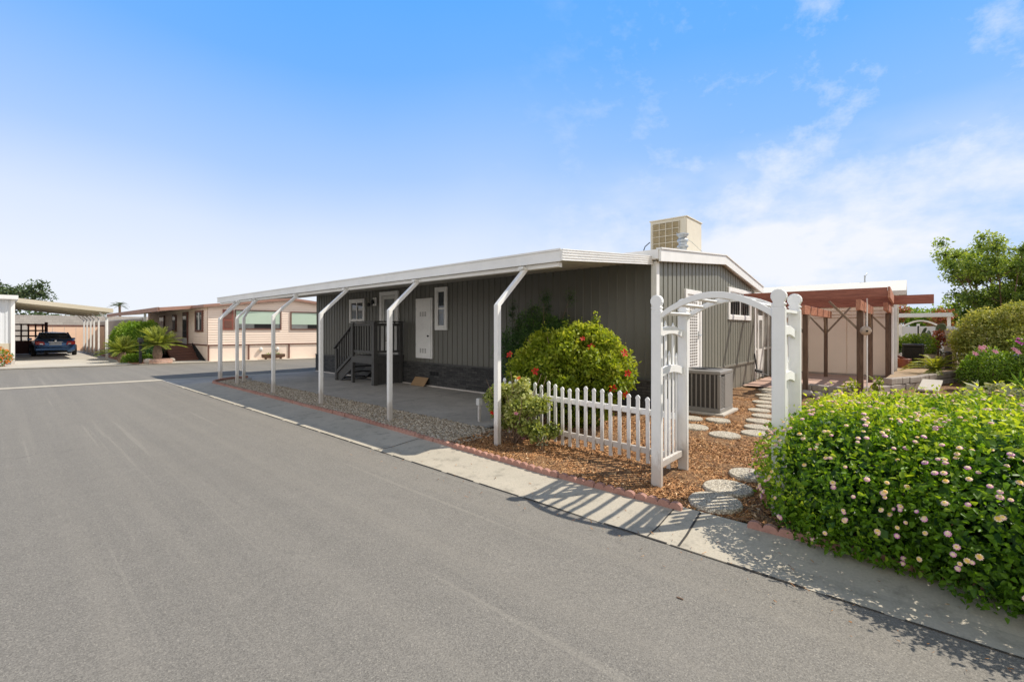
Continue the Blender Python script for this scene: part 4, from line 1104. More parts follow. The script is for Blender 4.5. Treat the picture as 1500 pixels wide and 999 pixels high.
# ------------------------------------------------------------------ right-hand planting
def shrub(name,label,cat,c,blobs,n,size,mat,seed,stemn=8,**kw):
    t=thing(name,label,cat,c); 
    foliage('leaves',blobs,n,size,M[mat],t,seed,**kw)
    zt=max(b_[2]+b_[5]*.6 for b_ in blobs); r=random.Random(seed)
    bl=blobs
    stems('stem',(0,0,0),[(b_[0]+r.uniform(-.5,.5)*b_[3],b_[1]+r.uniform(-.5,.5)*b_[4],b_[2]+b_[5]*r.uniform(0,.6)) for b_ in (bl*20)[:stemn]],.018,M['twig'],t,seed)
    return t
t=shrub('privet_bush','round yellow green variegated bush in front of the airy tree','bush',(19.6,-1.95,0),[(0,0,1.35,1.0,.9,.9),(.3,-.7,1.5,.8,.8,.75),(-.5,.2,.75,.8,.7,.7),(-.3,-.5,.6,.8,.8,.6),(-.4,.35,1.85,.35,.4,.35),(-.3,-.4,2.1,.4,.4,.3),(-.7,-.3,1.3,.4,.45,.4),(-.5,.7,1.3,.35,.35,.35)],30000,.075,'L_priv',61,14,depth=.22,lumps=.28,freq=6,tintz=.45)
t=shrub('flowering_shrub','green shrub topped with pale pink blooms below the round bush','shrub',(16.9,-1.55,0),[(0,0,.65,.55,.5,.5),(.1,-.35,.7,.4,.4,.35),(-.15,.25,.5,.4,.35,.4)],7000,.06,'L_shrub',62,10,depth=.2,lumps=.2,tintz=.5)
for i in range(9):
    r=random.Random(i); blossom('flower',(-.25+r.uniform(-.2,.3),-.1+r.uniform(-.45,.4),1.08+r.uniform(-.1,.14)),.075,M['F_pink'],t,nrm=(-.6,-.4,.6),petals=7,layers=3,seed=i)
t=thing('covered_chair','dark navy blue cloth cover sloping beside the pink flowering shrub','cover',(17.6,-2.35,0))
mb=MB(); mb.prism([(-.45,.0),(-.4,.72),(-.05,.95),(.3,.98),(.42,.9),(.5,.0)],-.5,.35,'yz'); mb.build('cover',M['blue'],t,bevel=.05,seg=3)
t=shrub('bougainvillea','magenta bougainvillea spray at the right edge above the navy cover','flowering vine',(17.0,-2.35,0),[(0,0,1.3,.35,.45,.16),(.2,-.4,1.25,.3,.4,.2),(0,-.1,.8,.2,.3,.5)],2600,.06,'L_shrub',64,8,depth=.4,lumps=.3)
for i in range(16):
    r=random.Random(40+i); blossom('flower',(r.uniform(-.3,.2),r.uniform(-.6,.35),1.38+r.uniform(-.1,.12)),.08,M['F_mag'],t,nrm=(-.5+r.uniform(-.3,.3),-.4,.7),petals=5,layers=2,seed=i)
t=shrub('broadleaf_plant','silvery broad leaved plant rising behind the flowering hedge','plant',(11.3,-1.0,0),[(0,0,.38,.5,.45,.28),(.5,-.5,.36,.5,.5,.28),(-.2,-.35,.3,.4,.4,.25)],900,.17,'L_silver',65,14,depth=.3,lumps=.2,width=.34,six=True,up=.8)
t=shrub('sword_leaf_plant','narrow leaved green plant arching in from the right edge','plant',(10.6,-1.9,0),[(0,0,.8,.4,.55,.22),(.3,.2,.7,.4,.4,.2)],420,.2,'L_shrub',66,9,depth=.4,width=.2,six=True)
for i,(x,y_) in enumerate(((10.2,.80),(11.2,.45))):
    t=shrub('broadleaf_seedling','young bright green plant poking above the hedge before the front pergola post' if i==0 else 'young bright green plant poking above the hedge left of the pale slab','plant',(x,y_,0),[(0,0,.62,.11,.13,.10),(.03,.05,.46,.08,.08,.12)],70,.085,'L_bright',67+i,6,depth=.5,width=.42,six=True,tintz=.2)
def fronds(name,t,n,L,z,mat,seed,rise=.5,leaf=.16,k=22,droop=1.0,w=.1):
    """pinnate fronds radiating from a crown"""
    rng=np.random.RandomState(seed); Ps=[];Ts=[];Ns=[];S=[]; mb=MB()
    for i in range(n):
        a=rng.uniform(0,6.283); el=rng.uniform(.05,1.25)*rise*1.6; l=L*rng.uniform(.8,1.1); pts=[]
        for j_ in range(k+1):
            u=j_/k; h=math.cos(el)*l*u; zz=z+math.sin(el)*l*u-droop*l*u*u*.42
            pts.append(Vector((math.cos(a)*h,math.sin(a)*h,zz)))
        mb.tube([pts[q_] for q_ in range(0,k+1,4)]+[pts[-1]],.008,4)
        for j_ in range(3,k+1):
            d=(pts[j_]-pts[j_-1]).normalized(); s=d.cross(Vector((0,0,1))).normalized(); up=s.cross(d)
            for sg in (-1,1):
                Ps.append(pts[j_]); tt=(s*sg*1.0+d*.75+up*.25).normalized(); Ts.append(tt); Ns.append(up); S.append(leaf*l*(1-.55*abs(j_/k-.45))*rng.uniform(.85,1.1))
    V,F,kk,vp=leafcards(np.array(Ps),np.array(Ns),np.array(Ts),np.array(S),w,fold=.3,curl=.1)
    t_=np.clip(.5+rng.normal(size=len(Ps))*.2+(np.array([p.z for p in Ps])-z)*.5,0,1)
    meshnp(name,V,F,kk,np.repeat(t_,vp),mat,t); mb.build('frond_rib',mat,t)
t=thing('young_palm','low yellow green feathery palm in the raised bed','palm',(18.6,-.62,.30)); fronds('fronds',t,34,.85,.1,M['L_bright'],71,rise=.6,k=22,w=.13); MB().lathe([(.05,-.05),(.06,.05),(.03,.08)],n=10).build('trunk',M['bark'],t)
pt=thing('white_pot','wide white garden bowl at the base of the weathered fence','pot',(25.4,-.75,.30)); MB().lathe([(.2,0),(.3,.12),(.40,.3),(.42,.32),(.38,.32),(.3,.2)],n=20).build('bowl',M['white'],pt); foliage('plant',[(0,0,.42,.3,.3,.25)],500,.1,M['L_silver'],pt,72,depth=.4)
pc=thing('prickly_pear','grey green prickly pear cactus in front of the vinyl fence','cactus',(26.5,-.55,.25))
r=random.Random(9)
for i in range(16):
    mb=MB(); mb.lathe([(.01,-.2),(.10,-.16),(.16,-.03),(.17,.08),(.12,.18),(.02,.21)],n=10); o=mb.build('pad',M['L_silver'],pc,smooth=True)
    o.scale=(1,.22,1); o.location=(r.uniform(-.3,.3),r.uniform(-.55,.45),.35+1.15*(i/16)); o.rotation_euler=(r.uniform(-.6,.6),r.uniform(-.7,.7),r.uniform(0,3))
t=shrub('orange_shrub','small orange leaved shrub beside the weathered fence','shrub',(24.5,-.9,.3),[(0,0,.95,.2,.22,.35)],600,.1,'F_dull',74,5,depth=.4,width=.3)
t=shrub('green_shrub','low bright green shrub behind the black condenser','shrub',(23.8,-.25,.3),[(0,0,.75,.5,.6,.42),(.2,.5,.7,.4,.4,.35)],3500,.08,'L_shrub',75,5,depth=.3)
hg=thing('red_garden_hose','coiled dark red hose pile beside the black condenser','hose',(20.9,.16,.30))
for i in range(6): MB().tube([(.30*math.cos(a)*(1-.05*i),.22*math.sin(a),.04+.05*i+.12*max(0,math.sin(a+.4))) for a in [k*math.pi/9 for k in range(19)]],.035,6,False).build('coil',M['shutter'],hg)

# airy tree
def limbs(t,base,z0,n,h,spread,r0,seed,mat):
    r=random.Random(seed); mb=MB(); tips=[]
    for i in range(n):
        a=2*math.pi*i/n+r.uniform(-.3,.3); s=spread*r.uniform(.5,1); p=Vector((r.uniform(-.12,.12),r.uniform(-.12,.12),0)); pts=[p]
        for k in range(1,6): u=k/5; pts.append(Vector((math.cos(a)*s*u**1.4,math.sin(a)*s*u**1.4,h*u*r.uniform(.95,1.05))))
        mb.tube(pts,[r0*(1-.85*k/5) for k in range(6)],7)
        tips.append(pts[-1])
        for k in (2,3,4,4,5):
            for _ in range(2):
                q=pts[k]; e=q+Vector((r.uniform(-1,1),r.uniform(-1,1),r.uniform(.2,.9)))*h*.17; mb.tube([q,(q+e)/2+Vector((0,0,.05)),e],[r0*.35,r0*.2,r0*.07],5); tips.append(e)
    mb.build('trunk',mat,t,smooth=True); return tips
def tree(name,label,c,h,spread,n,r0,seed,lm,nl,ls,blr,lowz=.35,cat='tree',**kw):
    t=thing(name,label,cat,c); tips=limbs(t,(0,0,0),0,n,h,spread,r0,seed,M['bark'])
    bl=[(p.x,p.y,p.z,blr*random.Random(i+seed).uniform(.6,1.2),blr*random.Random(i*3+seed).uniform(.6,1.2),blr*.7) for i,p in enumerate(tips) if p.z>h*lowz]
    foliage('crown',bl,nl,ls,M[lm],t,seed,depth=.6,lumps=.35,freq=5,up=.4,width=.55,**kw); return t
tree('airy_tree','airy multi stemmed green tree rising above the round bush at right',(25.4,-2.75,0),4.3,2.0,15,.05,81,'L_tree',36000,.095,.38,.34)
tree('background_tree','dense green tree behind the white gate arbor',(44,-1.5,0),2.5,3.2,9,.12,82,'L_shrub',14000,.2,.6,.2)
tree('background_tree','dark green tree at the right edge behind the airy tree',(31,-6.5,0),3.4,2.6,8,.12,83,'L_tree',14000,.16,.7,.2)
tree('background_tree','tall dark tree far behind the round bush',(40,-5.2,0),3.2,3.0,8,.12,84,'L_tree',12000,.2,.8,.15)
for i,(x,y_,z) in enumerate(((41,.4,2.9),(38,-1.6,2.5))):
    shrub('red_bougainvillea','red flowering mass above the arbor roof' if i==0 else 'red flowering mass right of the arbor post','flowering vine',(x,y_,0),[(0,0,z,.5,.6,.35),(0,.2,z-.5,.5,.6,.4)],1100,.12,'F_dull',85+i,6,depth=.4,lumps=.3)
shrub('hedge','dark green hedge mass behind the navy cover at the right edge','hedge',(24,-5.0,0),[(0,0,1.2,1.2,1.8,1.2),(2,-3,1.4,2,2.4,1.4)],14000,.12,'L_tree',88,8,depth=.2,lumps=.2)

# ------------------------------------------------------------------ LEFT: NEIGHBOUR'S TAN HOME
nb=thing('tan_home','tan lap sided mobile home with red brown trim across the street','mobile home',(6.95,26.6,0))
A=Vector((6.95,26.6)); e=Vector((1,-.20)).normalized(); 
def w2(s,off=0):   # along the street-facing end wall, off = out of the wall
    p=A+e*s; nn=Vector((e.y,-e.x)); p=p+nn*off; return p.x,p.y
def PN(mb,name,mat,parent=None,**kw):
    o=mb.build(name,mat,parent or nb,**kw)
    if parent is None: o.location=(-6.95,-26.6,0)
    return o
def slab(mb,s0,s1,o0,o1,z0,z1):
    q=[w2(s0,o0),w2(s1,o0),w2(s1,o1),w2(s0,o1)]; vs=[(x,y_,z) for z in (z0,z1) for x,y_ in q]
    mb.add(vs,[(0,1,2,3),(4,5,6,7),(0,1,5,4),(1,2,6,5),(2,3,7,6),(3,0,4,7)]); return mb
W=7.6
mb=MB(); pr=[(0,.02),(W,.02),(W,2.78),(W/2,3.25),(0,2.78)]
vs=[(*w2(s,0),z) for s,z in pr]+[(w2(s,0)[0],w2(s,0)[1]+14,z) for s,z in pr]; n=5
mb.add(vs,[(4,3,2,1,0),(5,6,7,8,9)]+[(i,(i+1)%5,5+(i+1)%5,5+i) for i in range(5)]); PN(mb,'wall',M['beigelap'])
mb=MB(); z=.86
while z<3.1:
    s0=0 if z<2.66 else (z+.12-2.78)/.47*W/2; s0=max(0,s0)
    if s0<W/2-.2:
        q=[w2(s0,.028),w2(W-s0,.028),w2(W-s0,.008),w2(s0,.008)]; t_=.10
        mb.add([(*q[0],z),(*q[1],z),(*q[2],z+.115),(*q[3],z+.115),(*w2(s0,0),z),(*w2(W-s0,0),z)],[(0,1,2,3),(0,1,5,4)])
    z+=.125
PN(mb,'lap_siding',M['beigelap'])
mb=MB(); z=.86
while z<2.75:
    mb.add([(6.92,26.65,z),(6.92,40,z),(6.945,40,z+.115),(6.945,26.65,z+.115),(6.95,26.65,z),(6.95,40,z)],[(0,1,2,3),(0,1,5,4)]); z+=.125
PN(mb,'side_lap_siding',M['beigelap'])
mb=MB(); slab(mb,-.02,W,.0,.05,.80,.86)
for s in (-.02,1.75,3.7,5.6): slab(mb,s,s+.07,.0,.045,.03,.80)
mb.box(6.90,6.95,26.7,33,.80,.86); PN(mb,'skirt_trim',M['brown'])
mb=MB()
vs=[]; 
for off in (.25,-14.3):
    for s,z in ((-.2,2.74),(-.2,2.88),(W/2,3.38),(W+.2,2.88),(W+.2,2.74),(W/2,3.25)):
        x,y_=w2(s,.25); vs.append((x,y_+(0 if off>0 else 14.6),z))
mb.add(vs,[(0,1,2,3,4,5),(11,10,9,8,7,6)]+[(i,(i+1)%6,6+(i+1)%6,6+i) for i in range(6)]); PN(mb,'roof',M['roofred'])
def nwin(s0,s1,z0,z1):
    fr=MB(); 
    slab(fr,s0,s0+.06,.02,.07,z0,z1); slab(fr,s1-.06,s1,.02,.07,z0,z1); slab(fr,s0+.06,s1-.06,.02,.07,z1-.06,z1); slab(fr,s0+.06,s1-.06,.02,.07,z0,z0+.06)
    fo=PN(fr,'window',M['brown'])
    q=MB(); slab(q,s0+.06,s1-.06,.03,.045,z0+.30,z1-.06); q.build('blind',M['blind'],fo)
    q=MB(); slab(q,s0+.06,s1-.06,.03,.04,z0+.06,z0+.30); q.build('pane',M['glasspale'],fo)
    q=MB(); slab(q,s0+.9,s0+1.7,.041,.05,z0+.08,z0+.3); q.build('sill_items',M['dark'],fo)
nwin(1.15,3.35,1.62,2.66); nwin(3.8,6.2,1.60,2.62)
mb=MB(); slab(mb,.62,1.1,.02,.06,1.6,2.66); sh=PN(mb,'shutter',M['shutter'])
mb=MB(); slab(mb,.70,1.02,.061,.07,1.7,2.08); slab(mb,.70,1.02,.061,.07,2.18,2.56); mb.build('shutter_panel',M['brown'],sh)
for s in (2.35,3.15,6.2):
    mb=MB(); x,y_=w2(s,.055); mb.lathe([(.01,-.12),(.09,-.04),(.1,.04),(.03,.13)],(x,y_,.55),8); PN(mb,'wall_ornament',M['offwhite'])
# side: window, door, porch
mb=MB(); mb.box(6.86,6.94,27.3,27.42,1.5,2.62); mb.box(6.86,6.94,28.5,28.62,1.5,2.62); mb.box(6.86,6.94,27.42,28.5,2.52,2.62); mb.box(6.86,6.94,27.42,28.5,1.5,1.6); fo=PN(mb,'window',M['brown'])
mb=MB(); mb.box(6.89,6.90,27.42,28.5,1.6,2.52); mb.build('pane',M['glass'],fo)
mb=MB(); mb.box(6.85,6.9,27.9,27.96,1.6,2.52); mb.build('sash',M['offwhite'],fo)
mb=MB(); mb.box(6.87,6.93,30.1,31.1,.78,2.6); fo=PN(mb,'door',M['brown']); mb=MB(); mb.box(6.85,6.869,30.25,30.95,1.2,2.4); mb.build('pane',M['glass'],fo); mb=MB(); mb.box(6.84,6.868,30.2,31.0,.82,1.15); mb.build('kick_panel',M['offwhite'],fo)
mb=MB(); mb.box(6.87,6.93,32.6,33.4,1.5,2.5); fo=PN(mb,'window',M['brown']); mb=MB(); mb.box(6.86,6.869,32.7,33.3,1.6,2.4); mb.build('pane',M['glass'],fo)
mb=MB(); mb.box(6.87,6.93,35.5,36.8,1.5,2.5); fo=PN(mb,'window',M['brown']); mb=MB(); mb.box(6.86,6.869,35.6,36.7,1.6,2.4); mb.build('pane',M['glass'],fo)
mb=MB(); mb.prism([(5.35,2.60),(5.35,2.72),(7.2,2.9),(7.2,2.78)],28.6,45,'xz'); PN(mb,'porch_roof',M['offwhite'])
mb=MB(); mb.prism([(5.30,2.56),(5.30,2.74),(7.0,2.93),(7.0,2.75)],28.5,28.6,'xz'); mb.box(5.27,5.33,28.5,45,2.54,2.76); PN(mb,'porch_fascia',M['roofred'])
for y_ in (32.4,): mb=MB().box(5.36,5.46,y_-.05,y_+.05,.03,2.6); PN(mb,'porch_post',M['white'])
mb=MB().box(5.5,6.9,29.2,38,.66,.76); PN(mb,'porch_floor',M['brown'])
mb=MB().box(5.5,5.56,29.2,38,.03,.66); PN(mb,'porch_skirt',M['dark'])
mb=MB(); mb.box(5.48,5.54,30.4,38,1.5,1.58); mb.box(5.48,5.54,30.4,38,.9,.96)
for i in range(30): mb.box(5.49,5.53,30.4+i*.25,30.52+i*.25,.76,1.5)
PN(mb,'porch_rail',M['black'])
for i in range(5):
    mb=MB().box(5.75,6.88,27.95+i*.26,28.3+i*.26,.0+.135*i,.135*(i+1)); PN(mb,'step',M['brown'],bevel=.01)
mb=MB().prism([(26.9,.03),(28.0,.03),(29.2,.78),(29.2,.9)],6.89,6.93,'yz'); PN(mb,'stringer',M['dark'])
sw=thing('screen_wall','long grey tan screen wall with white cap past the neighbour porch','wall',(5.4,32.7,0))
MB().box(-.03,.05,0,22,0,2.22).build('panel',M['greytan'],sw); MB().box(-.06,.08,0,22,2.22,2.30).build('cap',M['offwhite'],sw)

for i,s in enumerate((2.9,5.7)):
    bp=thing('barrel_planter','half barrel planter on its side under the left green window' if i==0 else 'half barrel planter on its side nearest the charcoal home','planter',(*w2(s,.35),.0)); bp.rotation_euler=(0,0,math.atan2(e.y,e.x))
    mb=MB(); n=10
    vs=[];fs=[]
    for j_,xx in enumerate((-.55,-.35,0,.35,.55)):
        r0=(.17,.21,.23,.21,.17)[j_]
        for k in range(n+1): a=math.pi+math.pi*k/n; vs.append((xx,r0*math.cos(a),.30+r0*math.sin(a)))
    for j_ in range(4):
        for k in range(n): q=j_*(n+1)+k; fs.append((q,q+1,q+n+2,q+n+1))
    fs+=[tuple(range(n+1)),tuple(4*(n+1)+k for k in range(n,-1,-1))]
    mb.add(vs,fs); mb.build('barrel',M['barrel'],bp); MB().box(-.4,-.32,-.12,.12,.02,.12).box(.32,.4,-.12,.12,.02,.12).build('cradle',M['barrel'],bp); foliage('plants',[(0,0,.30,.45,.15,.08)],160,.06,M['L_shrub'],bp,90+i,depth=.4)

# ------------------------------------------------------------------ LEFT planting
def sago(c,label,L,h,seed,n=70):
    t=thing('sago_palm',label,'palm',c); fronds('fronds',t,n,L,h,M['L_sago'],seed,rise=.72,leaf=.20,k=30,droop=.62,w=.07)
    MB().lathe([(.16,0),(.20,h*.3),(.17,h*.7),(.12,h)],n=12).build('trunk',M['bark'],t)
sago((3.95,28.9,.03),'smaller sago palm beside the carport driveway',.98,.50,101)
sago((4.98,27.0,.25),'larger sago palm in the brick planter by the neighbour steps',1.12,.62,102,80)
mb=MB()
pp=[(5.05+.52*math.cos(a),26.95+.4*math.sin(a)) for a in [math.pi+math.pi*k/10 for k in range(11)]]+[(5.57,27.6),(4.53,27.6)]
o=MB().prism(pp,.02,.20,'xy').build('brick_planter',M['brick'],bevel=.01); tag(o,'low curved red brick planter under the larger sago palm','planter')
shrub('lime_shrub','large bright green shrub behind the smaller sago palm','shrub',(4.75,31.2,0),[(0,0,1.15,.85,1.3,.95),(.3,-1.0,1.25,.65,.8,.85),(-.3,.9,.9,.6,.9,.8)],18000,.1,'L_shrub',103,8,depth=.16,lumps=.2,tintz=.6)
shrub('dark_shrub','dark green shrub against the porch post','shrub',(5.15,29.6,0),[(0,0,.95,.45,.6,.75),(-.1,-.5,.5,.5,.5,.45)],7000,.09,'L_fern',104,6,depth=.2,lumps=.2)
shrub('ground_shrub','small dark leafy clump at the foot of the smaller sago palm','shrub',(4.3,28.2,0),[(0,0,.2,.5,.35,.25),(.5,-.1,.2,.3,.3,.2)],3000,.07,'L_shrub',105,4,depth=.3)
mbx=thing('mailbox','dark mailbox on a square post in the red rock bed','mailbox',(4.35,27.05,.03))
MB().box(-.05,.05,-.05,.05,0,1.0).build('post',M['black'],mbx,bevel=.004)
q=MB(); q.prism([(-.09,0),(-.09,.12)]+[(-.09*math.cos(a),.12+.09*math.sin(a)) for a in [math.pi*k/8 for k in range(9)]][1:-1]+[(.09,.12),(.09,0)],-.22,.24,'xz'); o=q.build('box',M['black'],mbx); o.location=(0,0,1.0)
MB().box(.095,.10,-.06,-.03,1.05,1.2).build('flag',M['red'],mbx)
for i,(x,y_,s) in enumerate(((4.62,26.9,.16),(5.62,27.4,.13))):
    o=MB().lathe([(s,0),(s*1.15,s*.7),(s*.8,s*1.3),(s*.2,s*1.5)],n=9).build('rock',M['terr'],smooth=True); o.location=(x,y_,.03); tag(o,'tan rock beside the mailbox post' if i==0 else 'tan rock at the end of the brick planter','rock')

# ------------------------------------------------------------------ LEFT carport, car, white home
lc=thing('carport','cream topped open carport over the blue car across the street','carport',(3.9,33,0))
def PLc(mb,name,mat,**kw): o=mb.build(name,mat,lc,**kw); o.location=(-3.9,-33,0); return o
mb=MB(); mb.prism([(.45,3.0),(.45,3.1),(4.05,2.68),(4.05,2.58)],32.8,43.4,'xz'); PLc(mb,'roof',M['carportroof'])
mb=MB(); mb.prism([(.43,2.96),(.43,3.18),(4.1,2.76),(4.1,2.54)],32.7,32.8,'xz'); mb.box(4.05,4.1,32.8,43.4,2.54,2.74); PLc(mb,'fascia',M['carportroof'])
mb=MB()
for i in range(25): y_=32.9+i*.42; mb.prism([(.46,2.93),(.46,2.99),(4.0,2.575),(4.0,2.515)],y_,y_+.03,'xz')
PLc(mb,'rib',M['carportroof'])
for y_ in (33.0,33.3,36.2,38.2,39.8,41.6,43.3):
    mb=MB(); x=3.88; mb.beam((x,y_,.03),(x,y_,2.25),.08,.08,(1,0,0)); mb.beam((x,y_,2.25),(x-.3,y_,2.55),.05,.05,(0,1,0)); PLc(mb,'post',M['white'])
lh=thing('white_home','white ribbed mobile home corner at the left edge with tan skirt','mobile home',(.4,30.7,0))
o=ribbed(-9,30.7,.38,30.7,(0,-1),1.0,lambda x:3.0,[(0,0),(.12,0),(.13,.02),(.2,.02),(.21,0)]).build('siding',M['vinyl'],lh); o.location=(-.4,-30.7,0)
def PLh(mb,name,mat,**kw): o=mb.build(name,mat,lh,**kw); o.location=(-.4,-30.7,0); return o
PLh(MB().box(-9,.36,30.72,46,.02,3.0),'wall',M['vinyl'])
PLh(MB().box(-9,.36,30.67,30.70,.35,1.0),'skirt_panel',M['carportroof'])
PLh(MB().box(.32,.45,30.62,30.72,.02,3.0),'corner_trim',M['white'])
PLh(MB().box(-9.2,.55,30.4,46,3.0,3.18),'roof',M['whitemetal'])
lg=thing('lattice_gate','dark red brown gate with square openings behind the blue car','gate',(1.0,43,0))
mb=MB(); mb.box(-1.1,1.0,0,.05,.05,.9)
for i in range(7): mb.box(-1.1+i*.32,-1.02+i*.32,0,.05,.9,2.0)
for z in (1.15,1.5,1.9): mb.box(-1.1,1.0,-.01,.04,z,z+.09)
mb.build('lattice',M['lattice'],lg); MB().box(.95,1.1,-.05,.1,0,2.1).build('post',M['lattice'],lg)
ff=thing('panel_fence','peach coloured panel fence behind the carport','fence',(2.5,47,0))
for i in range(9): MB().box(-1.2+i*.62,-.6+i*.62,0,.05,.05,1.85).build('panel',M['peach'],ff)
MB().box(-1.25,4.5,-.03,.08,1.85,1.95).build('cap',M['brown'],ff)
bw=MB().box(-12,9,52,52.2,0,2.75).build('block_wall',M['block']); tag(bw,'long grey concrete block wall behind the peach fence','wall')
fb=shrub('flower_bush','orange and yellow flowering bush at the left edge before the white home','bush',(-.15,29.5,0),[(0,0,.42,.5,.5,.42),(-.8,.1,.42,.6,.5,.42)],2600,.07,'L_shrub',110,5,depth=.2)
foliage('flowers',[(0,0,.45,.52,.52,.42),(-.8,.1,.45,.62,.5,.42)],1300,.06,M['F_orange'],fb,111,depth=.05,width=.8)

# car: lofted body, seen from behind
car=thing('parked_car','dark blue sedan parked nose in under the cream carport','car',(2.2,40.7,.03))
def loft(secs,name,mat,parent,closed=True):
    mb=MB(); n=len(secs[0]); vs=[p for s in secs for p in s]; fs=[]
    for i in range(len(secs)-1):
        for k in range(n):
            k2=(k+1)%n; fs.append((i*n+k,i*n+k2,(i+1)*n+k2,(i+1)*n+k))
    fs+=[tuple(range(n)),tuple((len(secs)-1)*n+k for k in range(n-1,-1,-1))]
    mb.add(vs,fs); return mb.build(name,mat,parent,smooth=True)
def bodysec(y,hw,zb,zt,zs):
    return [(-hw*.8,y,zb),(-hw*.97,y,zb+.1),(-hw,y,zs),(-hw*.96,y,zt-.06),(-hw*.80,y,zt),(0,y,zt+.03),(hw*.80,y,zt),(hw*.96,y,zt-.06),(hw,y,zs),(hw*.97,y,zb+.1),(hw*.8,y,zb)]
secs=[bodysec(-2.36,.70,.36,.80,.6),bodysec(-2.30,.83,.28,.94,.6),bodysec(-2.1,.88,.22,1.0,.6),bodysec(-1.6,.89,.2,1.0,.6),bodysec(-.6,.90,.2,.96,.6),bodysec(.8,.9,.2,.94,.6),bodysec(1.5,.89,.2,.88,.58),bodysec(2.1,.84,.24,.78,.55),bodysec(2.35,.68,.34,.64,.5)]
bo=loft(secs,'body',M['carpaint'],car)
def cab(y,hw,hwt,zb,zt): return [(-hw,y,zb),(-hwt,y,zt-.05),(-hwt*.85,y,zt),(hwt*.85,y,zt),(hwt,y,zt-.05),(hw,y,zb)]
gl=loft([cab(-1.75,.72,.70,.96,1.02),cab(-.95,.78,.62,.96,1.37),cab(-.3,.8,.6,.96,1.42),cab(.35,.8,.6,.95,1.38),cab(1.15,.76,.7,.92,.97)],'cabin_glass',M['glass'],car)
MB().add([(-.60,-1.0,1.385),(.60,-1.0,1.385),(.60,.38,1.40),(-.60,.38,1.40),(0,-.3,1.45)],[(0,1,4),(1,2,4),(2,3,4),(3,0,4)]).build('roof',M['carpaint'],car,smooth=True)
for sx in (-1,1):
    MB().beam((sx*.72,-1.75,1.0),(sx*.60,-.98,1.39),.07,.05).build('pillar',M['carpaint'],car)
    o=MB().prism([(sx*.42,.66),(sx*.84,.70),(sx*.85,.90),(sx*.50,.88)],-2.372,-2.28,'xz').build('tail_light',M['red'],car,bevel=.02)
    MB().prism([(sx*.52,.70),(sx*.66,.72),(sx*.66,.77),(sx*.53,.76)],-2.378,-2.37,'xz').build('reverse_lamp',M['chrome'],o)
    MB().box(sx*.98-.1,sx*.98+.1,.55,.68,.92,1.05).build('mirror',M['carpaint'],car,bevel=.03)
    for y_ in (-1.45,1.45):
        wh=MB(); wh.lathe([(.20,0),(.31,.01),(.33,.05),(.33,.17),(.31,.21),(.2,.22)],n=24); o=wh.build('wheel',M['tyre'],car); o.rotation_euler=(0,R(90),0); o.location=(sx*.87-.11,y_,.33)
        rm=MB(); rm.lathe([(.05,-.002),(.2,.0),(.21,.02),(.19,.2),(.05,.224)],n=20).build('rim',M['chrome'],o)
MB().box(-.26,.26,-2.392,-2.37,.66,.80).build('number_plate',M['plate'],car,bevel=.005)
MB().box(-.30,.30,-2.388,-2.36,.83,.86).build('boot_trim',M['chrome'],car)
MB().lathe([(.05,0),(.05,.012)],n=14).build('badge',M['chrome'],car)
o=[c for c in car.children if c.name.startswith('badge')][0]; o.rotation_euler=(R(90),0,0); o.location=(0,-2.345,.915)
MB().prism([(-.82,.34),(.82,.34),(.86,.50),(-.86,.50)],-2.42,-2.3,'xz').build('bumper',M['carpaint'],car,bevel=.03,seg=2)
MB().box(-.5,.5,-2.38,-2.2,.2,.33).build('underbody',M['tyre'],car)

# trees behind the left lot
tree('broad_tree','broad dark grey green tree behind the left carport',(-2.2,62,0),5.0,5.2,12,.2,120,'L_dark',30000,.24,1.0,.1)
tree('broad_tree','low dark tree crown seen over the block wall at centre left',(3.5,72,0),2.6,4.5,8,.2,121,'L_dark',9000,.35,1.2,.15)
pm=thing('fan_palm','small distant palm crown above the grey screen wall','palm',(11.2,84,0))
MB().tube([(0,0,0),(.05,0,3),(0,.05,5.0)],[.2,.16,.14],8).build('trunk',M['bark'],pm); fronds('fronds',pm,34,1.3,4.9,M['L_dark'],122,rise=.6,k=14,w=.2)
wr=MB().tube([(-22,62,12.0),(-6,61,11.8),(1.2,60.5,12.0)],.02,5).build('overhead_wire',M['black']) ; tag(wr,'short length of overhead wire in the sky at the left edge','wire')
bpy.data.objects.remove(wr)
# small debris on the road
for i,(x,y_) in enumerate(((2.05,-.35),(2.75,1.05))):
    o=MB().box(-.02,.02,-.004,.004,0,.006).build('twig',M['twig']); o.location=(x,y_,.002); o.rotation_euler=(0,0,i+.6); tag(o,'small brown twig lying on the asphalt before the hedge shadow' if i==0 else 'tiny twig on the asphalt near the arch shadow','twig')

# ------------------------------------------------------------------ WORLD, SUN, CAMERA
sunv=Vector((.605,-.48,1)).normalized()
elev=math.asin(sunv.z); az=math.atan2(sunv.x,sunv.y)
L=bpy.data.lights.new('sun','SUN'); L.energy=5.0; L.angle=R(.53); L.color=(1,.93,.82)
so_=bpy.data.objects.new('sun',L); COL.objects.link(so_); so_.rotation_euler=sunv.to_track_quat('Z','Y').to_euler(); so_.location=(10,-10,20)
w=bpy.data.worlds.new('World'); sc.world=w; w.use_nodes=True; nt=w.node_tree
bgn=nt.nodes['Background']; sky=nt.nodes.new('ShaderNodeTexSky'); sky.sky_type='NISHITA'; sky.sun_disc=False
sky.sun_elevation=elev; sky.sun_rotation=az; sky.air_density=1.0; sky.dust_density=.6; sky.ozone_density=2.0
tc=nt.nodes.new('ShaderNodeTexCoord'); sep=nt.nodes.new('ShaderNodeSeparateXYZ'); nt.links.new(tc.outputs['Generated'],sep.inputs[0])
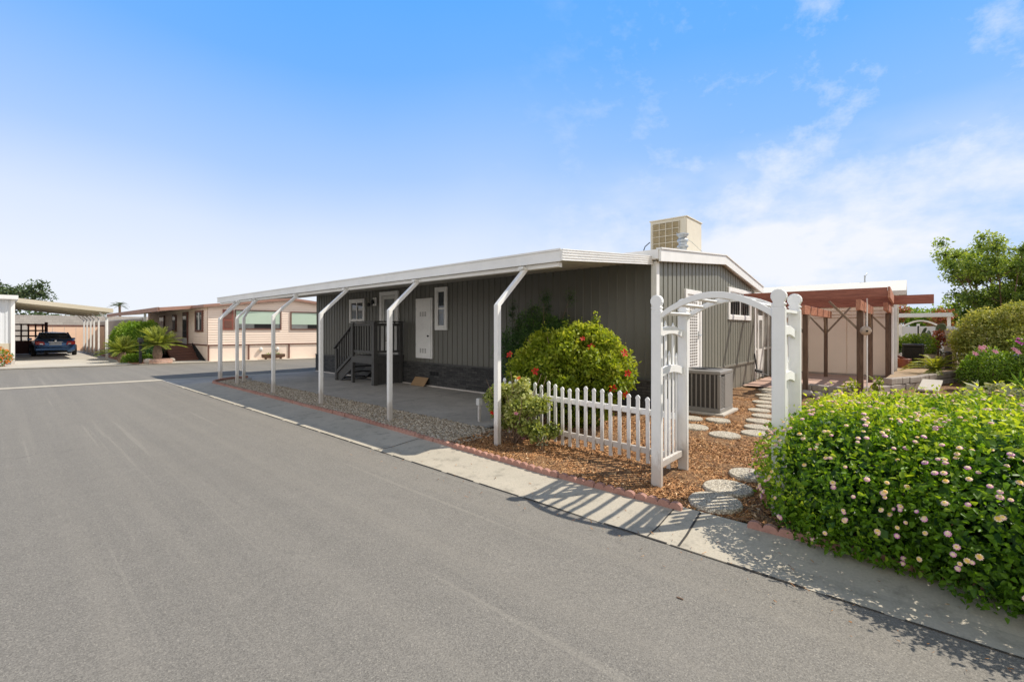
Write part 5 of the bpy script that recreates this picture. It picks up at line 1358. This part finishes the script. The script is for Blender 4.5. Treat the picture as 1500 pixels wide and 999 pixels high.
hs=nt.nodes.new('ShaderNodeHueSaturation'); hs.inputs['Saturation'].default_value=1.3; hs.inputs['Value'].default_value=1.9; nt.links.new(sky.outputs[0],hs.inputs['Color'])
blue=mix(nt,.9,hs.outputs[0],(.70,4.1,10.6))
gen=tc.outputs['Generated']
# slow drift of the haze so that the blue deepens towards the right
dn=noise(nt,gen,1.1,3,.5)
vz=nt.nodes.new('ShaderNodeMath'); vz.operation='MULTIPLY_ADD'; nt.links.new(dn,vz.inputs[0]); vz.inputs[1].default_value=.16; 
vz0=nt.nodes.new('ShaderNodeMath'); vz0.operation='SUBTRACT'; nt.links.new(sep.outputs[2],vz0.inputs[0]); vz0.inputs[1].default_value=.08; nt.links.new(vz0.outputs[0],vz.inputs[2])
hz=ramp(nt,vz.outputs[0],[(0,(1,1,1)),(.10,(.96,.96,.96)),(.21,(.77,.77,.77)),(.33,(.43,.43,.43)),(.50,(.13,.13,.13)),(.70,(.0,.0,.0))]).outputs[0]
dr_=nt.nodes.new('ShaderNodeVectorMath'); dr_.operation='DOT_PRODUCT'; nt.links.new(gen,dr_.inputs[0]); dr_.inputs[1].default_value=(.95,-.25,0)
right=ramp(nt,dr_.outputs['Value'],[(.45,(0,0,0)),(.85,(1,1,1))]).outputs[0]
cn=noise(nt,stretch(nt,gen,(1.6,1.6,3.4)),2.3,7,.58)
cr=ramp(nt,cn,[(.38,(0,0,0)),(.60,(.85,.85,.85))]).outputs[0]
band=ramp(nt,sep.outputs[2],[(0,(1,1,1)),(.20,(1,1,1)),(.28,(.35,.35,.35)),(.36,(.0,.0,.0))]).outputs[0]
cm=mix(nt,1.0,mix(nt,1.0,cr,band,'MULTIPLY'),right,'MULTIPLY')
wn=noise(nt,stretch(nt,gen,(1.5,3.5,5.0)),2.6,7,.65)
wr_=mix(nt,1.0,ramp(nt,wn,[(.52,(0,0,0)),(.75,(.55,.55,.55))]).outputs[0],right,'MULTIPLY')
hz=mix(nt,right,hz,mix(nt,1.0,hz,(.62,.62,.62),'MULTIPLY'))
c1=mix(nt,hz,blue,(8.9,9.3,10.0))
c2=mix(nt,cm,c1,(9.7,9.75,10.0))
c2=mix(nt,wr_,c2,(9.3,9.6,10.0))
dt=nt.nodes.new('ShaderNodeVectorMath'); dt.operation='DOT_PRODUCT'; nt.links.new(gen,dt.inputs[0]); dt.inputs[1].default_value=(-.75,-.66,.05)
back_fill=ramp(nt,dt.outputs['Value'],[(.0,(0,0,0)),(.45,(1,1,1))]).outputs[0]
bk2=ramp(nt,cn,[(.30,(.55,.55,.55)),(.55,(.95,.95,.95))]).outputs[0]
c2=mix(nt,mix(nt,1.0,back_fill,bk2,'MULTIPLY'),c2,(12.2,11.7,10.9))  # warm bright cloud bank added behind the camera to lift shaded faces
zenith_dim=ramp(nt,sep.outputs[2],[(0,(1,1,1)),(.60,(1,1,1)),(.80,(.30,.30,.30)),(1,(.24,.24,.24))]).outputs[0]  # unseen zenith darkened to cut ambient light and deepen ground shade
c2=mix(nt,1.0,c2,zenith_dim,'MULTIPLY')
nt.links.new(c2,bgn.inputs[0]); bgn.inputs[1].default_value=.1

cam=bpy.data.cameras.new('camera'); co=bpy.data.objects.new('camera',cam); COL.objects.link(co)
co.location=(0,0,1.65); fwd=math.atan2(660,750)
co.rotation_euler=(R(90),0,math.atan2(.661,.751)-R(90))
cam.lens=36*660/1500; cam.sensor_width=36; cam.shift_y=-17.5/1500; cam.clip_end=3000; cam.clip_start=.05
sc.camera=co
sc.view_settings.view_transform='Standard'; sc.view_settings.look='None'; sc.view_settings.exposure=0; sc.view_settings.gamma=1
sc.cycles.max_bounces=8; sc.cycles.transparent_max_bounces=8
